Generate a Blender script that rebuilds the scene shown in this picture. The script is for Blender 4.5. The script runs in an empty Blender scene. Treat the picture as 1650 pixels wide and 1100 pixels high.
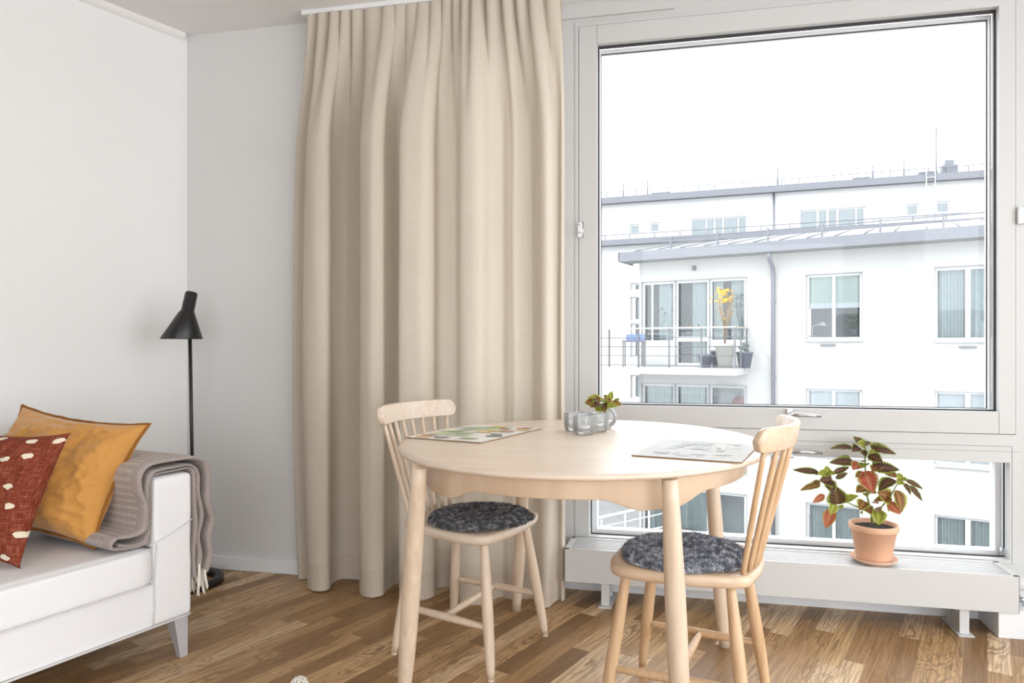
import bpy, bmesh, math, random
from mathutils import Vector, Matrix, noise
random.seed(7)
sc = bpy.context.scene
COL = sc.collection
PI = math.pi

# ---------------------------------------------------------------- camera geometry (metres, window wall along x, y outwards)
F, CX, CY, H = 1080., 885., 563., 1.02
YAW = math.atan((1110 - CX) / F)
AX = (-math.sin(YAW), math.cos(YAW)); RT = (math.cos(YAW), math.sin(YAW))
def ray(u, v):
    s = (u - CX) / F; t = (CY - v) / F
    return (AX[0] + RT[0]*s, AX[1] + RT[1]*s, t)
def on_y(u, v, y):
    d = ray(u, v); k = y/d[1]; return Vector((k*d[0], y, H + k*d[2]))
def on_z(u, v, z):
    d = ray(u, v); k = (z-H)/d[2]; return Vector((k*d[0], k*d[1], z))
class Facade:
    """vertical plane of a house across the yard: s along it (to the right), z up, o = out of the wall towards us"""
    def __init__(self, u, depth, ang):
        d = ray(u, CY); self.p = Vector((d[0]*depth, d[1]*depth, 0))
        self.t = Vector((math.cos(ang), -math.sin(ang), 0)); self.n = Vector((-math.sin(ang), -math.cos(ang), 0))
    def sz(self, u, v, o=0.):
        d = ray(u, v); q = self.p + self.n*o
        k = (q.x*self.n.x + q.y*self.n.y)/(d[0]*self.n.x + d[1]*self.n.y)
        P = Vector((k*d[0], k*d[1], 0)) - q
        return P.dot(self.t), H + k*d[2]
    def w(self, s, z, o=0.):
        return self.p + self.t*s + self.n*o + Vector((0, 0, z))

# ---------------------------------------------------------------- materials
MATS = {}
class NT:
    def __init__(self, name):
        self.m = bpy.data.materials.new(name); self.m.use_nodes = True
        self.t = self.m.node_tree; self.t.nodes.clear()
        self.out = self.t.nodes.new('ShaderNodeOutputMaterial')
    def n(self, ty, **kw):
        nd = self.t.nodes.new('ShaderNode' + ty)
        for k, v in kw.items():
            if k.startswith('_'): setattr(nd, k[1:], v)
            else:
                key = int(k[1:]) if k[0] == 'i' and k[1:].isdigit() else k.replace('__', ' ')
                s = nd.inputs[key]
                if hasattr(v, 'is_output') or isinstance(v, bpy.types.NodeSocket): self.t.links.new(v, s)
                else: s.default_value = v
        return nd
    def math(self, op, a, b=0., c=None):
        kw = dict(_operation=op, i0=a, i1=b)
        if c is not None: kw['i2'] = c
        return self.n('Math', **kw).outputs[0]
    def ramp(self, fac, stops):
        r = self.n('ValToRGB', Fac=fac); e = r.color_ramp.elements
        while len(e) < len(stops): e.new(0.5)
        for el, (p, c) in zip(e, stops):
            el.position = p; el.color = (*c, 1)
        return r.outputs[0]
    def mix(self, fac, a, b, mode='MIX'):
        nd = self.n('Mix', _data_type='RGBA', _blend_type=mode)
        for sock, v in ((nd.inputs[0], fac), (nd.inputs[6], a), (nd.inputs[7], b)):
            if isinstance(v, bpy.types.NodeSocket): self.t.links.new(v, sock)
            else: sock.default_value = (*v, 1) if isinstance(v, tuple) and len(v) == 3 else v
        return nd.outputs[2]
    def obj(self, scale=(1, 1, 1), rot=(0, 0, 0)):
        tc = self.n('TexCoord'); mp = self.n('Mapping', Vector=tc.outputs['Object'], Scale=scale, Rotation=rot)
        return mp.outputs[0]
    def done(self, shader):
        self.t.links.new(shader, self.out.inputs[0]); MATS[self.m.name] = self.m; return self.m
def c4(c): return (*c, 1) if isinstance(c, tuple) and len(c) == 3 else c
def pbsdf(g, col, rough=.5, bump=None, metal=0., coat=0., spec=.5, sheen=0.):
    kw = {}
    p = g.n('BsdfPrincipled', Roughness=rough, Metallic=metal)
    if isinstance(col, bpy.types.NodeSocket): g.t.links.new(col, p.inputs['Base Color'])
    else: p.inputs['Base Color'].default_value = c4(col)
    p.inputs['Specular IOR Level'].default_value = spec
    p.inputs['Coat Weight'].default_value = coat; p.inputs['Coat Roughness'].default_value = .25
    p.inputs['Sheen Weight'].default_value = sheen
    if bump is not None: g.t.links.new(bump, p.inputs['Normal'])
    return p.outputs[0]
def plain(name, col, rough=.5, metal=0., var=.03, scale=6., coat=0., spec=.5):
    g = NT(name); nz = g.n('TexNoise', Vector=g.obj(), Scale=scale, Detail=3.)
    k = [max(0, min(1, c*(1-var))) for c in col], [max(0, min(1, c*(1+var))) for c in col]
    c = g.ramp(nz.outputs[0], [(.3, tuple(k[0])), (.7, tuple(k[1]))])
    return g.done(pbsdf(g, c, rough, None, metal, coat, spec))
def fabric(name, col, weave=900., var=.08, rough=.9, bump=.25, trans=0., vary=2., thread=None, wrinkle=0., sheen=0.):
    g = NT(name); o = g.obj()
    wx = g.n('TexNoise', Vector=g.obj((weave, weave, weave*.12)), Scale=1., Detail=1.)
    wz = g.n('TexNoise', Vector=g.obj((weave*.12, weave*.12, weave)), Scale=1., Detail=1.)
    wv = g.math('MULTIPLY', g.math('ADD', wx.outputs[0], wz.outputs[0]), .5)
    big = g.n('TexNoise', Vector=o, Scale=vary, Detail=4.)
    lo = tuple(c*(1-var) for c in col); hi = tuple(min(1, c*(1+var)) for c in col)
    cc = g.ramp(wv, [(.36, lo), (.64, hi)])
    cc = g.mix(.25, cc, g.ramp(big.outputs[0], [(.3, lo), (.7, hi)]))
    if thread is not None:
        slub = g.n('TexNoise', Vector=g.obj((260, 260, 5)), Scale=1., Detail=1.)
        slub2 = g.n('TexNoise', Vector=g.obj((5, 5, 260)), Scale=1., Detail=1.)
        m = g.math('MAXIMUM', slub.outputs[0], slub2.outputs[0])
        cc = g.mix(g.ramp(m, [(.60, (0, 0, 0)), (.72, (1, 1, 1))]), cc, thread)
    hgt = wv
    if wrinkle:
        wr = g.n('TexNoise', Vector=o, Scale=14., Detail=5., Distortion=1.2)
        hgt = g.math('ADD', g.math('MULTIPLY', wv, .15), g.math('MULTIPLY', wr.outputs[0], wrinkle))
    b = g.n('Bump', Height=hgt, Strength=bump, Distance=.004 if wrinkle else .001)
    sh = pbsdf(g, cc, rough, b.outputs[0], spec=.2, sheen=sheen)
    if trans:
        tr = g.n('BsdfTranslucent', Color=cc, Normal=b.outputs[0])
        sh = g.n('MixShader', i0=trans, i1=sh, i2=tr.outputs[0]).outputs[0]
    return g.done(sh)
def wood_mat(name, c0, c1, rough=.4, axis=2, fine=60., coat=.1, ring=.035):
    g = NT(name); s = [fine]*3; s[axis] = fine*.035
    a = g.n('TexNoise', Vector=g.obj(tuple(s)), Scale=1., Detail=4., Distortion=.4)
    s2 = [5.]*3; s2[axis] = .9
    b = g.n('TexNoise', Vector=g.obj(tuple(s2)), Scale=1., Detail=2., Distortion=1.5)
    rings = g.math('SINE', g.math('MULTIPLY', b.outputs[0], 60.))
    v = g.math('ADD', g.math('MULTIPLY', a.outputs[0], .8), g.math('MULTIPLY', rings, ring))
    c = g.ramp(v, [(.25, c0), (.6, c1)])
    bp = g.n('Bump', Height=a.outputs[0], Strength=.04, Distance=.001)
    return g.done(pbsdf(g, c, rough, bp.outputs[0], coat=coat))
def glass_mat(name, tint=(1, 1, 1), white=0., ior=1.45, boost=1., rough=0.):
    g = NT(name)
    fr = g.n('Fresnel', IOR=ior)
    tr = g.n('BsdfTransparent', Color=c4(tint)); gl = g.n('BsdfGlossy', Roughness=rough, Color=(1, 1, 1, 1))
    sh = g.n('MixShader', i0=g.math('MULTIPLY', fr.outputs[0], boost), i1=tr.outputs[0], i2=gl.outputs[0]).outputs[0]
    if white:
        df = g.n('BsdfDiffuse', Color=(.9, .92, .93, 1))
        sh = g.n('MixShader', i0=white, i1=sh, i2=df.outputs[0]).outputs[0]
    return g.done(sh)

FLOOR_ROT = math.radians(21.4)
def floor_mat():
    g = NT('oak_strip_floor')
    tc = g.n('TexCoord'); mp = g.n('Mapping', Vector=tc.outputs['Object'], Rotation=(0, 0, FLOOR_ROT))
    sp = g.n('SeparateXYZ', Vector=mp.outputs[0]); X, Y = sp.outputs[0], sp.outputs[1]
    xr = g.math('DIVIDE', X, .066); row = g.math('FLOOR', xr)
    rn = g.n('TexWhiteNoise', _noise_dimensions='1D', W=row)
    yy = g.math('ADD', g.math('DIVIDE', Y, .46), g.math('MULTIPLY', rn.outputs[0], 7.3))
    # uneven strip lengths
    yy = g.math('ADD', yy, g.math('MULTIPLY', g.math('SINE', g.math('ADD', g.math('MULTIPLY', yy, 2.1), row)), .22))
    cell = g.math('FLOOR', yy)
    cv = g.n('CombineXYZ', X=row, Y=cell)
    r1 = g.n('TexWhiteNoise', _noise_dimensions='2D', Vector=cv.outputs[0])
    tone = g.ramp(r1.outputs[0], [(0, (.20, .10, .034)), (.2, (.35, .19, .074)), (.48, (.50, .30, .128)), (.74, (.68, .44, .22)), (1, (.92, .69, .44))])
    off = g.n('VectorMath', _operation='SCALE', i0=r1.outputs[1]); off.inputs['Scale'].default_value = 9.
    vv = g.n('VectorMath', _operation='ADD', i0=mp.outputs[0], i1=off.outputs[0])
    m2 = g.n('Mapping', Vector=vv.outputs[0], Scale=(150, 5, 1))
    fine = g.n('TexNoise', Vector=m2.outputs[0], Scale=1., Detail=4., Distortion=.3)
    m3 = g.n('Mapping', Vector=vv.outputs[0], Scale=(11, 1.5, 1))
    cath = g.n('TexNoise', Vector=m3.outputs[0], Scale=1., Detail=2.5, Distortion=1.6)
    rings = g.math('SINE', g.math('MULTIPLY', cath.outputs[0], 85.))
    rg = g.math('POWER', g.math('MULTIPLY', g.math('ADD', rings, 1.), .5), 2.2)
    msk = g.ramp(cath.outputs[0], [(.42, (0, 0, 0)), (.60, (1, 1, 1))])
    dark = g.math('MULTIPLY', rg, g.math('ADD', g.math('MULTIPLY', msk, .62), .16))
    c = g.mix(dark, tone, (.16, .082, .032))
    c = g.mix(g.ramp(fine.outputs[0], [(.35, (.55, .55, .55)), (.60, (0, 0, 0))]), c, (.2, .11, .05))
    c = g.mix(.18, c, g.ramp(fine.outputs[0], [(.4, (.3, .18, .09)), (.7, (.62, .46, .3))]))
    fx = g.math('FRACT', xr); fy = g.math('FRACT', yy)
    ex = g.math('LESS_THAN', g.math('MINIMUM', fx, g.math('SUBTRACT', 1., fx)), .012)
    ey = g.math('LESS_THAN', g.math('MINIMUM', fy, g.math('SUBTRACT', 1., fy)), .0022)
    e = g.math('MULTIPLY', g.math('MAXIMUM', ex, ey), .45)
    c = g.mix(e, c, (.1, .05, .02))
    bp = g.n('Bump', Height=fine.outputs[0], Strength=.06, Distance=.001)
    rough = g.math('ADD', g.math('MULTIPLY', fine.outputs[0], .12), .30)
    p = pbsdf(g, c, .4, bp.outputs[0], coat=.0, spec=.33)
    g.t.links.new(rough, p.node.inputs['Roughness'])
    return g.done(p)

M = {}
M['floor'] = floor_mat()
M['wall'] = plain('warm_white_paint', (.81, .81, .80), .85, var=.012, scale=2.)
M['wall_shaded'] = plain('shaded_wall_paint', (.70, .70, .69), .85, var=.012, scale=2.)  # wall white darkened: the back wall's weaker light is in the colour
M['ceil'] = plain('ceiling_paint', (.80, .78, .76), .9, var=.01)
M['trim'] = plain('white_trim_paint', (.82, .83, .84), .45, var=.01)
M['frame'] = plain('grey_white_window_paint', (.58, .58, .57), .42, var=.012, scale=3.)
M['gap'] = plain('dark_gasket', (.035, .035, .04), .6)
M['bead'] = plain('pale_outer_frame', (.80, .81, .83), .45, var=.01)
M['chrome'] = plain('brushed_chrome', (.55, .56, .58), .22, 1., var=.05)
M['rad'] = plain('white_radiator_enamel', (.63, .63, .625), .38, var=.008)
M['radin'] = plain('radiator_dark_inside', (.20, .20, .21), .6)
M['birch'] = wood_mat('pale_birch', (.66, .52, .39), (.77, .64, .50), .36, 2, ring=.012)
M['birch_x'] = wood_mat('pale_birch_plank', (.70, .575, .46), (.80, .69, .58), .36, 0, 60., .10, .008)
M['honey'] = wood_mat('honey_birch', (.58, .38, .215), (.71, .50, .31), .36, 2, ring=.02)
M['honey_x'] = wood_mat('honey_birch_plank', (.66, .48, .33), (.77, .60, .44), .33, 0, 60., .2, .008)
M['curtain'] = fabric('natural_linen', (.66, .59, .50), 1100., .09, .95, .15, .20, 3.)
M['hem'] = fabric('linen_hem', (.62, .54, .45), 900., .18, .95, .35, .12, 3.)
M['sofa'] = fabric('white_sofa_cotton', (.82, .82, .83), 1200., .02, .9, .35, 0, 4., None, .5)
M['piping'] = fabric('white_piping', (.72, .71, .71), 1200., .02)
M['orange'] = fabric('mustard_linen', (.60, .29, .07), 1100., .10, .6, 1.0, .0, 5., None, 1.4, .3)
M['orange_edge'] = fabric('mustard_linen_edge', (.30, .125, .025), 800., .1)
M['throw'] = None
M['wool'] = fabric('cream_wool_yarn', (.80, .76, .68), 300., .08)
M['cream'] = plain('cream_print', (.78, .72, .60), .9)
M['black'] = plain('black_lacquer', (.012, .012, .013), .38, var=.1)
M['lampin'] = plain('lamp_inside_white', (.75, .75, .73), .5)
M['steel'] = plain('painted_steel_leg', (.52, .52, .55), .4, .2)
M['terra'] = plain('terracotta', (.80, .49, .33), .75, var=.10, scale=9.)
M['terra2'] = plain('terracotta_saucer', (.70, .49, .38), .8, var=.12, scale=9.)
M['soil'] = plain('potting_soil', (.025, .018, .013), 1., var=.8, scale=160.)
M['glass'] = glass_mat('clear_window_glass', (.985, .99, .99), 0., 1.45, .35)
M['pglass'] = glass_mat('pressed_glass', (.995, 1, 1), .13, 1.5, 1.0, .05)
M['tin'] = plain('tealight_tin', (.60, .61, .63), .3, 1.)
M['wax'] = plain('candle_wax', (.85, .84, .80), .5)
M['stem'] = plain('green_stem', (.22, .33, .06), .5, var=.25, scale=60.)

def throw_mat():
    g = NT('taupe_wool_knit'); uv = g.n('TexCoord').outputs['UV']
    mp = g.n('Mapping', Vector=uv, Scale=(1, 1, 1)); sp = g.n('SeparateXYZ', Vector=mp.outputs[0])
    U, V = sp.outputs[0], sp.outputs[1]           # U along the drape, V along the arm (metres)
    rows = g.math('FRACT', g.math('MULTIPLY', U, 42.)); cols = g.math('FRACT', g.math('MULTIPLY', V, 85.))
    inrow = g.math('MULTIPLY', g.math('LESS_THAN', g.math('ABSOLUTE', g.math('SUBTRACT', rows, .5)), .2), g.math('LESS_THAN', g.math('ABSOLUTE', g.math('SUBTRACT', cols, .5)), .16))
    nz = g.n('TexNoise', Vector=g.obj((420, 420, 420)), Scale=1., Detail=3.)
    band = g.math('GREATER_THAN', V, .045)
    c = g.ramp(nz.outputs[0], [(.3, (.27, .215, .19)), (.7, (.56, .49, .46))])
    c = g.mix(g.math('MULTIPLY', g.math('MULTIPLY', inrow, band), .85), c, (.82, .75, .66))
    rr = g.math('MULTIPLY', g.math('ABSOLUTE', g.math('SUBTRACT', rows, .5)), band)
    hgt = g.math('SUBTRACT', g.math('ADD', nz.outputs[0], inrow), rr)
    b = g.n('Bump', Height=hgt, Strength=.6, Distance=.004)
    return g.done(pbsdf(g, c, .95, b.outputs[0], spec=.1, sheen=.3))
M['throw'] = throw_mat()

def rust_mat():
    g = NT('rust_slub_linen'); uv = g.n('TexCoord').outputs['UV']
    sp = g.n('SeparateXYZ', Vector=uv); U, V = sp.outputs[0], sp.outputs[1]
    a = g.n('TexNoise', Vector=g.n('Mapping', Vector=uv, Scale=(260, 12, 1)).outputs[0], Scale=1., Detail=2.)
    b = g.n('TexNoise', Vector=g.n('Mapping', Vector=uv, Scale=(12, 260, 1)).outputs[0], Scale=1., Detail=2.)
    w = g.math('MULTIPLY', g.math('ADD', a.outputs[0], b.outputs[0]), .5)
    c = g.ramp(w, [(.38, (.12, .022, .011)), (.5, (.22, .045, .022)), (.62, (.32, .10, .06))])
    mx = g.math('MAXIMUM', a.outputs[0], b.outputs[0])
    c = g.mix(g.ramp(mx, [(.66, (0, 0, 0)), (.74, (.8, .8, .8))]), c, (.58, .36, .25))
    # scattered cream blots, staggered rows
    ur = g.math('MULTIPLY', U, 5.); vr = g.math('MULTIPLY', V, 5.6)
    rw = g.math('FLOOR', vr); ur = g.math('ADD', ur, g.math('MULTIPLY', g.math('MODULO', rw, 2.), .5))
    cid = g.n('CombineXYZ', X=g.math('FLOOR', ur), Y=rw)
    wn = g.n('TexWhiteNoise', _noise_dimensions='2D', Vector=cid.outputs[0]); ws = g.n('SeparateXYZ', Vector=wn.outputs[1])
    fx = g.math('SUBTRACT', g.math('SUBTRACT', g.math('FRACT', ur), .5), g.math('MULTIPLY', g.math('SUBTRACT', ws.outputs[0], .5), .55))
    fy = g.math('SUBTRACT', g.math('SUBTRACT', g.math('FRACT', vr), .5), g.math('MULTIPLY', g.math('SUBTRACT', ws.outputs[1], .5), .5))
    nn = g.n('TexNoise', Vector=g.n('Mapping', Vector=uv, Scale=(30, 30, 1)).outputs[0], Scale=1., Detail=1.)
    d = g.math('SQRT', g.math('ADD', g.math('MULTIPLY', g.math('MULTIPLY', fx, fx), .9), g.math('MULTIPLY', g.math('MULTIPLY', fy, fy), 1.6)))
    d = g.math('ADD', d, g.math('MULTIPLY', g.math('SUBTRACT', nn.outputs[0], .5), .16))
    c = g.mix(g.math('LESS_THAN', d, .15), c, (.78, .70, .56))
    bp = g.n('Bump', Height=w, Strength=.5, Distance=.002)
    return g.done(pbsdf(g, c, .9, bp.outputs[0], spec=.15))
M['rust'] = rust_mat()

def wool_mat(name, ca, cb, cc):
    g = NT(name); nz = g.n('TexNoise', Vector=g.obj((60, 60, 60)), Scale=1., Detail=3.)
    c = g.ramp(nz.outputs[0], [(.32, ca), (.5, cb), (.64, cc)])
    return g.done(pbsdf(g, c, .9, spec=.15, sheen=.4))
M['sheep'] = wool_mat('grey_sheepskin', (.05, .052, .06), (.16, .165, .185), (.50, .50, .52))
M['sheepb'] = wool_mat('blue_grey_sheepskin', (.10, .11, .145), (.30, .33, .40), (.78, .80, .86))

def leaf_mat(name, dark, mid, edge, vein):
    g = NT(name); uv = g.n('TexCoord').outputs['UV']; sp = g.n('SeparateXYZ', Vector=uv); U, V = sp.outputs[0], sp.outputs[1]
    av = g.math('ABSOLUTE', g.math('SUBTRACT', V, .5))                    # 0 midrib .. .5 margin
    nz = g.n('TexNoise', Vector=g.n('Mapping', Vector=uv, Scale=(7, 7, 1)).outputs[0], Scale=1., Detail=3.)
    k = g.math('ADD', av, g.math('MULTIPLY', g.math('SUBTRACT', nz.outputs[0], .5), .22))
    k = g.math('ADD', k, g.math('MULTIPLY', g.math('POWER', U, 6.), .15))
    c = g.ramp(k, [(.05, mid), (.18, dark), (.34, dark), (.41, edge)])
    ph = g.math('FRACT', g.math('SUBTRACT', g.math('MULTIPLY', U, 7.), g.math('MULTIPLY', av, 4.)))
    vn = g.math('LESS_THAN', g.math('ABSOLUTE', g.math('SUBTRACT', ph, .5)), .07)
    md = g.math('LESS_THAN', av, .025)
    c = g.mix(g.math('MULTIPLY', g.math('MAXIMUM', vn, md), .7), c, vein)
    b = g.n('Bump', Height=g.math('SUBTRACT', nz.outputs[0], vn), Strength=.4, Distance=.002)
    d = pbsdf(g, c, .5, b.outputs[0], spec=.35)
    tr = g.n('BsdfTranslucent', Color=g.mix(.35, c, edge))
    return g.done(g.n('MixShader', i0=.28, i1=d, i2=tr.outputs[0]).outputs[0])
M['leaf_dark'] = leaf_mat('coleus_dark', (.050, .012, .016), (.10, .035, .03), (.26, .34, .05), (.30, .12, .08))
M['leaf_mix'] = leaf_mat('coleus_mixed', (.17, .035, .03), (.30, .09, .04), (.42, .46, .07), (.50, .38, .09))
M['leaf_red'] = leaf_mat('coleus_red', (.42, .06, .05), (.50, .15, .08), (.40, .28, .07), (.60, .34, .20))
M['leaf_green'] = leaf_mat('coleus_green', (.20, .20, .03), (.32, .38, .05), (.45, .52, .08), (.50, .50, .10))

# outdoors
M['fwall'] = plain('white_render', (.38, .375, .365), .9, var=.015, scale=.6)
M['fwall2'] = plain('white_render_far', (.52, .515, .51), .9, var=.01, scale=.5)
M['roofm'] = plain('grey_roof_metal', (.125, .131, .148), .5, .0, var=.05)
M['roofl'] = plain('light_roof_sheet', (.20, .207, .225), .7, .0, var=.04)
M['soffit'] = plain('soffit_board', (.26, .26, .25), .8)
M['pipe'] = plain('downpipe_grey', (.13, .133, .155), .5, .0)
M['rail'] = plain('galvanised_rail', (.09, .095, .10), .5, .0)
M['railwood'] = plain('pale_wood_handrail', (.36, .31, .26), .7)
M['fframe'] = plain('white_house_frame', (.40, .405, .41), .6)
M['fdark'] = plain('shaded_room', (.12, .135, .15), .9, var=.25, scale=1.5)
M['fgrey'] = plain('pale_blind', (.38, .40, .42), .9, var=.04)
M['fcurt'] = fabric('sheer_curtain', (.30, .34, .345), 60., .15)
M['fblind'] = plain('greenish_blind', (.26, .31, .285), .9, var=.06)
M['fglass'] = glass_mat('house_glass', (.92, .94, .94), 0., 1.45, 1.0)
M['paving'] = plain('courtyard_paving', (.20, .20, .20), .9, var=.15, scale=3.)
M['yellow'] = plain('yellow_leaves', (.55, .33, .02), .8, var=.2)
M['fpot'] = plain('pale_grey_pot', (.30, .295, .27), .9)
M['fpotd'] = plain('slate_blue_pot', (.085, .09, .125), .7)
M['fleaf'] = plain('balcony_foliage', (.06, .09, .065), .9, var=.3)
M['blue'] = plain('light_blue_box', (.13, .18, .32), .7)
M['twig'] = plain('dry_twigs', (.18, .14, .09), .9)
M['redshade'] = plain('dusty_red_shade', (.22, .06, .06), .7)

# ---------------------------------------------------------------- mesh helpers
class B:
    def __init__(self): self.bm = bmesh.new(); self.uv = self.bm.loops.layers.uv.new('UVMap'); self.mi = 0; self.mats = []
    def f(self, vs, uvs=None, smooth=True):
        try: fc = self.bm.faces.new(vs)
        except ValueError: return None
        fc.smooth = smooth; fc.material_index = self.mi
        if uvs:
            for l, q in zip(fc.loops, uvs): l[self.uv].uv = q
        return fc
    def box(self, x0, x1, y0, y1, z0, z1, T=None):
        P = [Vector((x, y, z)) for x in (x0, x1) for y in (y0, y1) for z in (z0, z1)]
        if T: P = [T(p) for p in P]
        v = [self.bm.verts.new(p) for p in P]
        for q in ((0, 1, 3, 2), (4, 6, 7, 5), (0, 4, 5, 1), (2, 3, 7, 6), (0, 2, 6, 4), (1, 5, 7, 3)):
            self.f([v[i] for i in q], smooth=False)
        return self
    def tube(self, pts, rad, n=12, cap=True):
        pts = [Vector(p) for p in pts]
        rads = rad if isinstance(rad, (list, tuple)) else [rad]*len(pts)
        rings = []; up = None
        for i, p in enumerate(pts):
            a = pts[max(0, i-1)]; b = pts[min(len(pts)-1, i+1)]; d = (b-a).normalized()
            if up is None:
                up = Vector((0, 0, 1)) if abs(d.z) < .9 else Vector((1, 0, 0))
            x = d.cross(up).normalized(); y = x.cross(d).normalized(); up = y
            rings.append([self.bm.verts.new(p + (x*math.cos(2*PI*k/n) + y*math.sin(2*PI*k/n))*rads[i]) for k in range(n)])
        for i in range(len(rings)-1):
            for k in range(n):
                self.f([rings[i][k], rings[i][(k+1) % n], rings[i+1][(k+1) % n], rings[i+1][k]])
        if cap:
            self.f(rings[0][::-1], smooth=False); self.f(rings[-1], smooth=False)
        return self
    def lathe(self, prof, n=40, c=(0, 0), T=None, close=False):
        rings = []
        for r, z in prof:
            if r < 1e-6: pts = [Vector((c[0], c[1], z))]
            else: pts = [Vector((c[0]+r*math.cos(2*PI*k/n), c[1]+r*math.sin(2*PI*k/n), z)) for k in range(n)]
            if T: pts = [T(p) for p in pts]
            rings.append([self.bm.verts.new(p) for p in pts])
        idx = list(range(len(rings)-1)) 
        for i in idx: self._band(rings[i], rings[i+1], n)
        if close: self._band(rings[-1], rings[0], n)
        return self
    def _band(self, a, b, n):
        for k in range(n):
            k2 = (k+1) % n
            if len(a) == 1 and len(b) == 1: return
            if len(a) == 1: self.f([a[0], b[k2], b[k]][::-1])
            elif len(b) == 1: self.f([a[k], a[k2], b[0]])
            else: self.f([a[k], a[k2], b[k2], b[k]])
    def grid(self, fn, nu, nv, uvf=None, wrap=False):
        g = [[self.bm.verts.new(fn(i/nu, j/nv)) for j in range(nv+1)] for i in range(nu+1)]
        for i in range(nu):
            for j in range(nv):
                uv = None
                if uvf: uv = [uvf(i/nu, j/nv), uvf((i+1)/nu, j/nv), uvf((i+1)/nu, (j+1)/nv), uvf(i/nu, (j+1)/nv)]
                self.f([g[i][j], g[i+1][j], g[i+1][j+1], g[i][j+1]], uv)
        return g
    def prism(self, poly, z0, z1, T=None):
        a = [Vector((x, y, z0)) for x, y in poly]; b = [Vector((x, y, z1)) for x, y in poly]
        if T: a = [T(p) for p in a]; b = [T(p) for p in b]
        a = [self.bm.verts.new(p) for p in a]; b = [self.bm.verts.new(p) for p in b]; n = len(a)
        self.f(a[::-1], smooth=False); self.f(b, smooth=False)
        for i in range(n): self.f([a[i], a[(i+1) % n], b[(i+1) % n], b[i]], smooth=False)
        return self
    def build(self, name, mat, parent=None, bevel=0., seg=2, fixn=True, autos=False, weld=0.):
        if weld: bmesh.ops.remove_doubles(self.bm, verts=self.bm.verts, dist=weld)
        if fixn: bmesh.ops.recalc_face_normals(self.bm, faces=self.bm.faces)
        me = bpy.data.meshes.new(name); self.bm.to_mesh(me); self.bm.free()
        for m in (mat if isinstance(mat, list) else [mat]): me.materials.append(m)
        o = bpy.data.objects.new(name, me); COL.objects.link(o)
        if parent: o.parent = parent
        if bevel:
            md = o.modifiers.new('bevel', 'BEVEL'); md.width = bevel; md.segments = seg; md.limit_method = 'ANGLE'; md.angle_limit = .6
            md.harden_normals = False
        return o
def tag(o, label=None, cat=None, group=None, kind=None):
    if label: o['label'] = label
    if cat: o['category'] = cat
    if group: o['group'] = group
    if kind: o['kind'] = kind
    return o
def empty(name, loc=(0, 0, 0), rz=0.):
    o = bpy.data.objects.new(name, None); COL.objects.link(o); o.location = loc; o.rotation_euler = (0, 0, rz)
    o.empty_display_size = .05; return o
def struct(o): o['kind'] = 'structure'; return o
def cr(pts, t):
    """catmull-rom through tuples, t in 0..1"""
    n = len(pts)-1; x = min(max(t, 0), .99999)*n; i = int(x); f = x-i
    p = [pts[max(0, min(n, i+k))] for k in (-1, 0, 1, 2)]
    return tuple(.5*((2*b) + (-a+c)*f + (2*a-5*b+4*c-d)*f*f + (-a+3*b-3*c+d)*f*f*f) for a, b, c, d in zip(*p))
def sstep(a, b, x):
    x = min(1, max(0, (x-a)/(b-a))); return x*x*(3-2*x)

def holed(b, x0, x1, z0, z1, holes, y0, y1, T=None):
    """wall slab y0 (seen side) .. y1 with rectangular openings and their reveals"""
    xs = sorted({x0, x1, *[h[0] for h in holes], *[h[1] for h in holes]}); zs = sorted({z0, z1, *[h[2] for h in holes], *[h[3] for h in holes]})
    xs = [x for x in xs if x0 <= x <= x1]; zs = [z for z in zs if z0 <= z <= z1]
    t = T or (lambda p: p)
    def q(pts): b.f([b.bm.verts.new(t(Vector(p))) for p in pts], smooth=False)
    inside = lambda x, z: any(h[0] < x < h[1] and h[2] < z < h[3] for h in holes)
    for y in (y0, y1):
        for i in range(len(xs)-1):
            for j in range(len(zs)-1):
                if not inside((xs[i]+xs[i+1])/2, (zs[j]+zs[j+1])/2):
                    q([(xs[i], y, zs[j]), (xs[i+1], y, zs[j]), (xs[i+1], y, zs[j+1]), (xs[i], y, zs[j+1])])
    rects = [(x0, x1, z0, z1)] + list(holes)
    for a, c, d, e in rects:
        a, c, d, e = max(a, x0), min(c, x1), max(d, z0), min(e, z1)
        q([(a, y0, d), (a, y1, d), (a, y1, e), (a, y0, e)]); q([(c, y0, d), (c, y1, d), (c, y1, e), (c, y0, e)])
        q([(a, y0, d), (a, y1, d), (c, y1, d), (c, y0, d)]); q([(a, y0, e), (a, y1, e), (c, y1, e), (c, y0, e)])
def frame_ring(b, x0, x1, z0, z1, w, y0, y1, T=None, wb=None, wt=None):
    wb = w if wb is None else wb; wt = w if wt is None else wt
    b.box(x0, x0+w, y0, y1, z0, z1, T); b.box(x1-w, x1, y0, y1, z0, z1, T)
    b.box(x0+w, x1-w, y0, y1, z0, z0+wb, T); b.box(x0+w, x1-w, y0, y1, z1-wt, z1, T)

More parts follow.
